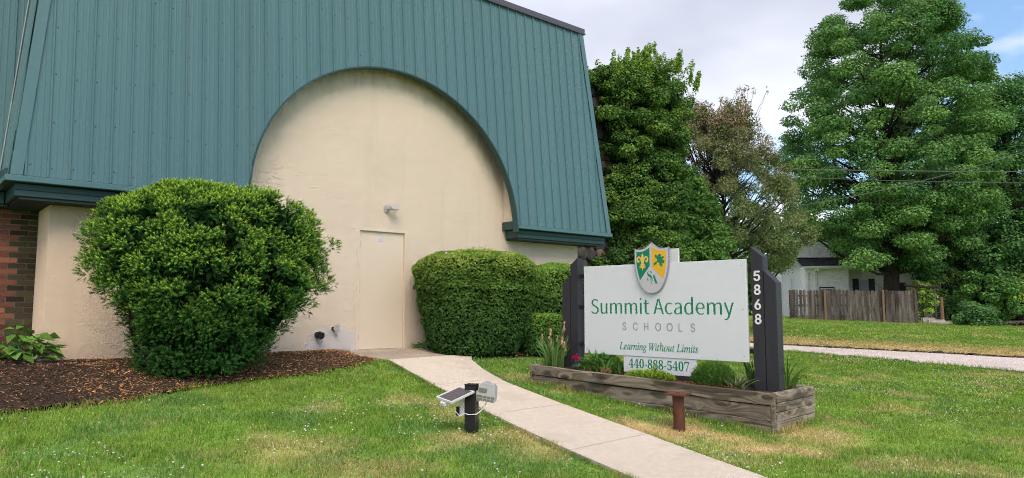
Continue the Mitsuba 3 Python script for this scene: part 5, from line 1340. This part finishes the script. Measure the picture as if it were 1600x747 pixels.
# creeper smothering the stone wall
g = rng(400)
K = 'climbing_creeper'
tag(K, 'thick bright green creeper climbing over the dark stone wall', 'climbing plant')
CS, CO, CZ = [], [], []
left_edge = lambda z: np.interp(z, [.6, 2.4, 2.6, 2.9, 3.3, 3.8, 5.0, 5.7, 6.2, 6.5, 6.9, 7.2, 7.6, 8.0], [7.2, 6.9, 6.75, 7.3, 7.55, 6.85, 6.8, 6.65, 6.4, 6.85, 6.8, 6.35, 7.3, 8.2])
right_edge = lambda z: np.interp(z, [.6, 2, 4, 6, 7.0, 7.5, 7.9], [9.7, 9.7, 9.7, 9.8, 9.9, 9.5, 8.7])
while len(CS) < 720:
    z = g.uniform(.8, 7.75); s = g.uniform(6.3, 12)
    l, r = left_edge(z) + .35 * (meshkit.noise(np.array([z * 1.7, 3.1, 0.])) - .5) * 2, right_edge(z)
    if l + .1 < s < r - .15:
        bulge = .25 + 1.1 * math.sin(math.pi * np.clip((s - l) / (r - l), .02, .98)) * (.5 + .5 * meshkit.noise(np.array([s * .9, z * .9, 1.0])))
        CS.append(s); CZ.append(z); CO.append(-1.15 + bulge * g.uniform(.25, 1.08) + g.normal(0, .08) - (0 if z < 7.1 else .2))
C = FW(np.array(CS), np.array(CO), np.array(CZ))
sz = g.uniform(.13, .34, len(C)); R = np.stack([sz, sz, sz * .6], 1)
tone = g.random((len(C), 1))
col = np.array([.070, .16, .048]) * (1 - tone) + np.array([.20, .34, .08]) * tone
v1 = clump_leaves(g, C, R, 250 * (sz / .25) ** 2, .074, .054, col, .5)
# long shoots over the top of the wall
n = 60
s = g.uniform(6.6, 10.0, n); b = FW(s, g.uniform(-1.1, -.2, n), np.interp(s, [6.6, 8.3, 9.3, 11], [7.05, 7.65, 7.55, 6.8]) + g.normal(0, .1, n))
sh_c, sh_r = [], []
for i in range(n):
    ln = g.uniform(.25, .75); dr_ = unit(np.array([g.normal(.25, .45), g.normal(0, .4), .9]))
    for q in np.linspace(.1, 1, 6):
        sh_c.append(b[i] + dr_ * ln * q); sh_r.append([.10 - .05 * q, .10 - .05 * q, .09])
sh_c, sh_r = np.array(sh_c), np.array(sh_r)
v2 = clump_leaves(g, sh_c, sh_r, 16, .075, .052, np.tile([.26, .41, .08], (len(sh_c), 1)), .3)
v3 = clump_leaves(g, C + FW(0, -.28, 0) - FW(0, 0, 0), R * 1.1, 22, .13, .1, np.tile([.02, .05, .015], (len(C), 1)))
v, f, c = cat([v1, v2, v3]); put(K + '__foliage', (v, f), 'm_leaf', False, c)
ms = []
for k in range(26):
    s = g.uniform(7.6, 9.4); p = [FW(s, -1.1, .55)]
    for z in np.linspace(1.2, 6.8, 8): p.append(FW(s + g.normal(0, .25) + (z - .5) * g.normal(0, .08), -1.12 + g.uniform(0, .25), z))
    ms.append(tube(p, np.linspace(.03, .012, len(p)), 6))
put(K + '__stem', cat(ms), 'm_bark', 40)

# dark green small tree between the creeper and the crab apple
b = np.array([5.45, 22.0, .55])
tag('green_understorey_tree', 'dark green dense tree between the creeper and the bronze tinged tree', 'tree')
tree('green_understorey_tree', b, ([b - [0, 0, .3], b + [.1, 0, 1.5], b + [0, .1, 3.6]], [.12, .09, .04]), ([.3, 1.5, 3, 4.4, 5.3], [1.2, 1.25, 1.15, .9, .3]), [0, 0, -.1, -.3, -.5], 150, (.26, .46), 190, .12, .085,
     [(.10, .22, .06), (.17, .33, .08)], 410, every=4, r0=.06)
# crab apple with bronze young growth
b = np.array([7.6, 26.0, .6])
tag('crab_apple_tree', 'small open tree with bronze tinged young leaves behind the sign', 'tree')
g = rng(420)
ex_c, ex_r = [], []
for k in range(44):
    x = g.uniform(-1.9, 1.7); top = np.interp(x, [-2.4, -1.2, -.4, .9, 1.8], [5.8, 8.7, 8.0, 8.9, 6.6]); ln = g.uniform(.6, 1.5)
    for q in np.linspace(0, 1, 7):
        ex_c.append(b + [x + g.normal(0, .05) + .12 * q * np.sign(x), g.normal(0, .6), top - ln * (1 - q) + g.normal(0, .05)]); ex_r.append([.17 - .09 * q, .17 - .09 * q, .16])
tree('crab_apple_tree', b, ([b - [0, 0, .3], b + [.1, 0, 1.2], b + [-.1, .1, 3.0], b + [.1, 0, 5.2]], [.17, .13, .09, .03]), ([1.2, 2.2, 3.2, 4.8, 6.4, 8.0], [1.0, 2.0, 3.1, 3.05, 2.3, .9]), [.1, .1, .0, -.1, -.3, -.2], 430, (.20, .44), 140, .085, .05,
     [(.13, .235, .08), (.20, .30, .115), (.42, .29, .20)], 421, every=3, r0=.07, noise_amt=.38, flat=.85, extra=(np.array(ex_c), np.array(ex_r)), inner=.36)

put('crab_apple_tree__twig', cat([tube([b + np.array([0, 0, 3.5]) + (ex_c[i] - b - [0, 0, 3.5]) * .5 + [0, 0, -.3], ex_c[i], ex_c[i + 6]], [.02, .012, .005], 5) for i in range(0, len(ex_c), 7)]), 'm_bark', 50)

# the big maple and its neighbours
b = np.array([21.2, 40.5, .7])
tag('maple_tree', 'tallest broad green maple behind the board fence', 'tree')
tree('maple_tree', b, ([b - [0, 0, .4], b + [0, 0, 1.6], b + [.1, 0, 4], b + [-.1, 0, 8], b + [0, 0, 13], b + [.1, 0, 16.5]], [.50, .42, .36, .27, .15, .05]),
     ([3.0, 4.0, 5.5, 8, 11, 13.5, 15.5, 17.5, 19], [1.9, 3.7, 5.3, 5.8, 5.4, 5.2, 4.6, 3.2, 1.0]), [.6, .3, -.1, -.1, .1, .2, .3, .5, .5], 500, (.48, 1.05), 440, .15, .105,
     [(.10, .235, .085), (.235, .42, .13)], 430, every=5, r0=.11, noise_amt=.16, flat=.54, inner=.38,
     extra=(b + np.array([[-3.5, -3.0, 3.05], [-2.8, -3.1, 2.95], [-2.2, -3.2, 3.25], [-3.1, -3.3, 3.5], [-.6, -3.5, 4.2], [-1.2, -3.8, 5.4], [-.2, -4, 6.2]]), np.array([[.7, .7, .33]] * 4 + [[1., 1., .42]] * 3)))
b = np.array([30.4, 43.5, .6])
tag('maple_tree_001', 'darker broad maple at the right edge beside the tallest tree', 'tree')
tree('maple_tree_001', b, ([b - [0, 0, .4], b + [0, 0, 2], b + [.2, 0, 5], b + [0, 0, 10], b + [0, 0, 14]], [.5, .42, .36, .22, .06]),
     ([1.6, 2.8, 5, 8, 11, 13.2, 15.2], [4.2, 5.6, 6.0, 5.6, 4.6, 3.2, .8]), [0, 0, 0, 0, .2, .6, 1.0], 440, (.6, 1.2), 270, .20, .145,
     [(.075, .19, .075), (.15, .31, .10)], 440, every=6, r0=.11, flat=.62, inner=.4)


def shrub(key, x, y, r, h, n, L, cols, seed, label, cat_='shrub', k=26, group=None, base_h=.1, bs='m_leaf'):
    b = np.array([x, y, float(GZ(x, y))])
    tag(key, label, cat_, group)
    tree(key, b, ([b - [0, 0, .2], b + [.05, 0, h * .4], b + [0, .05, h * .8]], [.05, .035, .015]), ([base_h * h, .3 * h, .6 * h, .85 * h, h * .98], [r * .75, r, r * .9, r * .6, r * .2]), [0] * 5, k, (r * .22, r * .42), n / k, L, L * .7, cols, seed, every=3, r0=.03, bsdf=bs)


shrub('garden_shrub', 22.6, 40.0, .75, 2.3, 2600, .16, [(0.300, 0.510, 0.105), (0.450, 0.600, 0.135)], 501, 'light green upright shrub just right of the fence end')
shrub('garden_shrub_001', 25.6, 42.5, 1.5, 3.2, 4200, .18, [(0.195, 0.360, 0.135), (0.300, 0.495, 0.165)], 502, 'tall loose grey green shrub behind the brown wooden post')
shrub('garden_shrub_002', 22.2, 34.6, 1.05, 1.05, 3600, .12, [(0.090, 0.210, 0.083), (0.150, 0.300, 0.098)], 503, 'low dark blue green shrub spreading beside the brown post')
shrub('garden_shrub_003', 25.6, 39.0, 1.45, 2.9, 4800, .17, [(0.105, 0.240, 0.075), (0.180, 0.375, 0.105)], 504, 'dark green rounded shrub right of the brown wooden post')
shrub('garden_shrub_004', 28.3, 40.0, 1.5, 2.9, 4600, .17, [(0.225, 0.450, 0.090), (0.405, 0.600, 0.120)], 505, 'yellow green sprawling shrub at the far right lawn edge')
shrub('garden_shrub_005', 28.0, 38.2, .9, 1.2, 2600, .14, [(0.105, 0.255, 0.083), (0.180, 0.375, 0.105)], 506, 'low dark shrub in front of the yellow green one')
# hedgerow trees closing the view far behind
for k, (x, y, r, h) in enumerate(((6.0, 52, 5, 9), (13.5, 58, 6, 8), (21, 62, 6, 9), (30, 56, 6, 8), (38, 58, 7, 10), (46, 60, 7, 9), (33.5, 47, 3.5, 6), (37.5, 46, 4, 7), (10.4, 49, 2.6, 5.0))):
    lab = ['distant tree seen low behind the creeper', 'distant tree behind the bronze tinged tree', 'distant tree behind the tallest maple', 'distant tree between the two maples', 'distant tree beyond the right maple',
           'farthest tree at the right edge', 'tree behind the yellow green shrub', 'dense tree at the far right behind the lawn', 'green tree left of the white house'][k]
    shrub('distant_tree' if k == 0 else f'distant_tree_{k:03d}', x, y, r, h, 9000, .34, [(0.090, 0.225, 0.068), (0.165, 0.360, 0.090)], 520 + k, lab, 'tree', 60, base_h=.02)

# ---------------------------------------------------------------- board fence
K = 'board_fence'
tag(K, 'weathered grey vertical board fence in front of the white house', 'fence')
fa, fb = np.array([14.35, 37.6]), np.array([19.95, 36.0])
fd = unit(fb - fa); fn_ = np.array([fd[1], -fd[0]]); Lf = np.linalg.norm(fb - fa)
g = rng(601)
top_at = lambda q: 2.36 - .06 * q / Lf
q = 0.0
while q < Lf:
    w = g.uniform(.125, .15)
    gap = g.choice([.006, .012, .03, .055], p=[.35, .35, .2, .1])
    p0 = fa + fd * q
    zb = min(float(GZ(*p0)) - .05, 1.0)
    zt = top_at(q) + g.normal(0, .02)
    dz = .035
    poly = Polygon([(q, zb), (q + w, zb), (q + w, zt - dz), (q + w - .03, zt), (q + .03, zt), (q, zt - dz)])
    wob = g.normal(0, .006)
    put(K + '__picket', extrude_poly(poly, lambda u, v, o: np.column_stack([fa[0] + fd[0] * u + fn_[0] * o, fa[1] + fd[1] * u + fn_[1] * o, v]), .0 + wob, .022 + wob), 'm_fence')
    q += w + gap
for q in (1.72, 4.42):
    p = fa + fd * q
    put(K + '__post', frame_box(p, fd, fn_, -.05, .05, .03, .12, .5, top_at(q) + .02, .004), 'm_fence_brown')
put(K + '__post', frame_box(fb, fd, fn_, .0, .11, -.05, .07, .4, 2.36, .004), 'm_fence')
for z in (1.05, 1.6, 2.1):
    put(K + '__rail', frame_box(fa, fd, fn_, .02, Lf - .02, -.05, -.008, z - .08, z + .01), 'm_fence')

# ---------------------------------------------------------------- the white house
K = 'white_house'
tag(K, 'white clapboard house partly hidden behind the fence and maple', 'house')
ho = np.array([17.3, 46.5]); hx = unit(np.array([.985, -.17])); hy = np.array([-hx[1], hx[0]])
HB = lambda a0, a1, b0, b1, z0, z1, ch=0.: frame_box(ho, hx, hy, a0, a1, b0, b1, z0, z1, ch)


def laps(a0, a1, b, z0, z1, step=.15, d=.018):
    ms = []
    z = z0
    while z < z1 - .02:
        t = min(step, z1 - z)
        v = np.array([np.append(ho + hx * a + hy * (b - o), zz_) for a in (a0, a1) for o, zz_ in ((0, z), (d, z + .001), (.002, z + t), (0, z + t))])
        f = np.array([[0, 4, 5], [0, 5, 1], [1, 5, 6], [1, 6, 2], [2, 6, 7], [2, 7, 3], [0, 1, 2], [0, 2, 3], [4, 6, 5], [4, 7, 6]])
        ms.append((v, f)); z += step
    return cat(ms)


put(K + '__wall', HB(0, 9.4, .002, 6, .4, 4.6), 'm_siding')
put(K + '__wall__clapboards', laps(.06, 9.34, 0.0, .7, 4.6, .17, .04), 'm_siding')
labels[K + '__wall__clapboards'] = {'kind': 'stuff'}
gable = Polygon([(-.02, 4.6), (9.42, 4.6), (4.7, 7.4)])
put(K + '__gable', extrude_poly(gable, lambda u, v, o: np.column_stack([ho[0] + hx[0] * u + hy[0] * o, ho[1] + hx[1] * u + hy[1] * o, v]), .0, .2), 'm_siding')
gl = []
z = 4.62
while z < 7.2:
    half = 4.72 * (7.4 - z) / 2.8
    m = laps(4.7 - half + .15, 4.7 + half - .15, -.21, z, z + .17, .17, .04)
    gl.append(m); z += .17
put(K + '__gable__clapboards', cat(gl), 'm_siding')
labels[K + '__gable__clapboards'] = {'kind': 'stuff'}
put(K + '__roof', cat([hexa(*[[np.append(ho + hx * a + hy * b, z + dz_) for a, b, z in ((-.4, -.35, 4.42), (4.7, -.35, 7.45), (4.7, 6.3, 7.45), (-.4, 6.3, 4.42))] for dz_ in (0, .14)]),
                       hexa(*[[np.append(ho + hx * a + hy * b, z + dz_) for a, b, z in ((9.8, -.35, 4.42), (4.7, -.35, 7.45), (4.7, 6.3, 7.45), (9.8, 6.3, 4.42))] for dz_ in (0, .14)])]), 'm_shingle')
for a in (-.0, 9.3): put(K + '__corner_board', HB(a, a + .10, -.03, -.001, .6, 4.6), 'm_trim_white')
# entry bay with its own little roof
put(K + '__porch_bay', HB(1.2, 3.75, -1.2, -.02, .4, 3.95), 'm_siding')
put(K + '__porch_bay__clapboards', laps(1.25, 3.7, -1.2, .7, 3.9, .17, .04), 'm_siding')
labels[K + '__porch_bay__clapboards'] = {'kind': 'stuff'}
put(K + '__porch_bay__roof', hexa([np.append(ho + hx * a + hy * b, z) for a, b, z in ((.95, -1.75, 3.98), (4.1, -1.75, 3.98), (4.1, -.02, 4.45), (.95, -.02, 4.45))], [np.append(ho + hx * a + hy * b, z) for a, b, z in ((.95, -1.75, 4.08), (4.1, -1.75, 4.08), (4.1, -.02, 4.62), (.95, -.02, 4.62))]), 'm_shingle')
put(K + '__porch_bay__fascia', HB(.97, 4.08, -1.79, -1.752, 3.84, 4.0), 'm_trim_white')
put(K + '__porch_bay__soffit', HB(1.0, 4.05, -1.75, -1.21, 3.88, 3.96), 'm_trim_white')
put(K + '__downspout', cat([HB(1.75, 1.86, -1.30, -1.205, .8, 3.83), HB(1.72, 1.89, -1.78, -1.21, 3.70, 3.82)]), 'm_trim_white')
put(K + '__utility_pipe', HB(.55, .61, -.10, -.04, .8, 3.3), 'm_alu')
put(K + '__utility_pipe', HB(1.32, 1.39, -1.30, -1.22, .8, 3.6), 'm_alu')


def house_window(a0, a1, z0, z1, b, shut=None, bright=False, dark_frame=False):
    k = put(K + '__window', HB(a0, a1, b - .05, b - .022, z0, z1), 'm_shutter' if dark_frame else 'm_trim_white')
    m = .07
    put(k + '__frame', cat([HB(a0 + m, a0 + m + .05, b - .07, b - .051, z0 + m, z1 - m), HB(a1 - m - .05, a1 - m, b - .07, b - .051, z0 + m, z1 - m), HB(a0 + m, a1 - m, b - .072, b - .053, z1 - m - .05, z1 - m), HB(a0 + m, a1 - m, b - .072, b - .053, (z0 + z1) / 2 - .025, (z0 + z1) / 2 + .025)]), 'm_trim_white')
    put(k + '__pane', HB(a0 + m + .03, a1 - m - .03, b - .062, b - .054, z0 + m, z1 - m - .02), 'm_trim_white' if bright else 'm_pane')
    for s0 in (shut or []):
        put(K + '__shutter', cat([HB(s0, s0 + .36, b - .065, b - .021, z0 - .05, z1 + .05)] + [HB(s0 + .05, s0 + .31, b - .08, b - .066, z0 + .02 + q * .12, z0 + .09 + q * .12) for q in range(int((z1 - z0) / .12))]), 'm_shutter')


house_window(2.0, 2.88, 1.55, 2.72, -1.2, dark_frame=True)
house_window(4.66, 5.2, 1.6, 3.2, 0.0, shut=(4.28, 5.22), bright=True)
house_window(6.55, 7.0, 1.6, 2.95, 0.0, shut=(6.17, 7.02), bright=True)
put(K + '__door', HB(5.66, 6.10, -.05, -.02, .9, 2.95), 'm_trim_white')
put(K + '__door__pane', HB(5.74, 6.02, -.06, -.051, 1.5, 2.8), 'm_pane')
put(K + '__wall_lantern', HB(6.11, 6.16, -.12, -.02, 2.05, 2.25, .01), 'm_dark')
put(K + '__notice', HB(4.70, 5.16, -.085, -.073, 2.3, 3.15), 'm_lilac')

# a second pale outbuilding seen through the shrubs
K = 'garden_shed'
tag(K, 'pale shed glimpsed between the shrubs right of the fence', 'shed')
s0 = np.array([26.6, 46.5])
put(K + '__wall', frame_box(s0, hx, hy, 0, 2.6, 0, 2.4, .4, 3.6), 'm_siding')
put(K + '__roof', hexa([np.append(s0 + hx * a + hy * b_, z) for a, b_, z in ((-.2, -.3, 3.5), (2.8, -.3, 3.5), (2.8, 1.2, 4.4), (-.2, 1.2, 4.4))], [np.append(s0 + hx * a + hy * b_, z) for a, b_, z in ((-.2, -.3, 3.6), (2.8, -.3, 3.6), (2.8, 1.2, 4.5), (-.2, 1.2, 4.5))]), 'm_shingle')
put(K + '__door', frame_box(s0, hx, hy, .5, 1.4, -.04, -.001, .6, 2.6), 'm_trim_white')

# ---------------------------------------------------------------- small things by the fence end
K = 'wooden_garden_post'
tag(K, 'short brown wooden post standing among the shrubs right of the fence', 'post')
x, y = 22.0, 37.2; z = float(GZ(x, y))
put(K + '__shaft', tube([(x, y, z - .1), (x + .01, y, z + .6), (x, y, z + 1.30)], [.09, .085, .08], 10), 'm_fence_brown', 40)
put(K + '__cap', tube([(x, y, z + 1.301), (x, y, z + 1.33)], [.095, .09], 10), 'm_fence_brown', 40)
K = 'garden_trellis'
tag(K, 'thin dark metal obelisk trellis at the right end of the fence', 'trellis')
x, y = 20.85, 37.4; z = float(GZ(x, y))
for a in range(4):
    c, s_ = math.cos(a * 1.571 + .5), math.sin(a * 1.571 + .5)
    put(K + '__leg', tube([(x + .28 * c, y + .28 * s_, z), (x + .02 * c, y + .02 * s_, z + 1.7)], .014, 6), 'm_wire')
for hh, r in ((.45, .215), (.85, .155), (1.25, .095)):
    put(K + '__ring', tube([(x + r * math.cos(t), y + r * math.sin(t), z + hh) for t in np.linspace(0, 6.283, 17)], .011, 5, False), 'm_wire')
put(K + '__finial', hull(unit(rng(9).normal(size=(20, 3))) * .05 + [x, y, z + 1.74]), 'm_wire')
K = 'rustic_arbor_beam'
tag(K, 'rough dark timber arbor beam on thin legs by the trellis', 'arbor')
x, y = 21.4, 37.9; z = float(GZ(x, y))
put(K + '__beam', tube([(x - .9, y, 2.62), (x - .3, y, 2.58), (x + .4, y, 2.50), (x + 1.0, y, 2.56)], [.06, .075, .07, .055], 8), 'm_bark', 40)
for dx in (-.55, .70): put(K + '__leg', tube([(x + dx, y, z - .05), (x + dx, y, 2.52)], .035, 7), 'm_fence', 40)
K = 'flat_stone_step'
x, y = 21.35, 36.2
for k, (dx, dy, w, d_) in enumerate(((0, 0, 1.1, .7), (.25, .9, .95, .6), (.3, 1.7, .9, .6))):
    key = K if k == 0 else f'{K}_{k:03d}'
    z = float(GZ(x + dx, y + dy))
    g = rng(700 + k)
    an = np.sort(g.uniform(0, 6.283, 12)); rr = g.uniform(.85, 1.05, 12)
    pts = np.vstack([np.column_stack([x + dx + np.cos(an) * w * .5 * rr, y + dy + np.sin(an) * d_ * .5 * rr, np.full(12, z - .05)]), np.column_stack([x + dx + np.cos(an) * w * .48 * rr, y + dy + np.sin(an) * d_ * .48 * rr, np.full(12, z + .10 + .07 * k)])])
    put(key, hull(pts), 'm_drive')
    tag(key, ['nearest pale stone step by the fence end', 'middle pale stone step by the fence end', 'rear pale stone step by the fence end'][k], 'step')
K = 'fallen_branch_pile'
tag(K, 'low pile of grey brush and sticks on the far lawn', 'brush pile')
x, y = 24.0, 35.0; z = float(GZ(x, y)); g = rng(720)
put(K + '__sticks', cat([tube([(x + g.normal(0, .6), y + g.normal(0, .25), z + g.uniform(.0, .2)), (x + g.normal(.2, .7), y + g.normal(0, .25), z + g.uniform(.02, .24))], g.uniform(.015, .04), 6) for _ in range(60)]), 'm_fence')
put(K + '__mound', hull(np.column_stack([x + g.normal(0, .55, 40), y + g.normal(0, .25, 40), z + np.abs(g.normal(0, .07, 40))])), 'm_soil')

# ---------------------------------------------------------------- overhead wires
def wire(key, a, b, sag, r, label):
    u = np.linspace(0, 1, 40)[:, None]
    p = np.array(a) * (1 - u) + np.array(b) * u
    p[:, 2] -= sag * 4 * (u * (1 - u))[:, 0]
    put(key, tube(p, r, 6), 'm_line', True)
    tag(key, label, 'wire')


wire('overhead_wire', (9.0, 34.0, 8.15), (44, 33, 8.2), .35, .022, 'upper straight overhead wire crossing the tall maple')
wire('overhead_wire_001', (9.0, 34.3, 7.95), (44, 34, 7.9), .55, .016, 'lower of the two level overhead wires')
wire('overhead_wire_002', (12.6, 32, 5.95), (26, 34, 9.4), .3, .016, 'slanting overhead wire rising to the right')
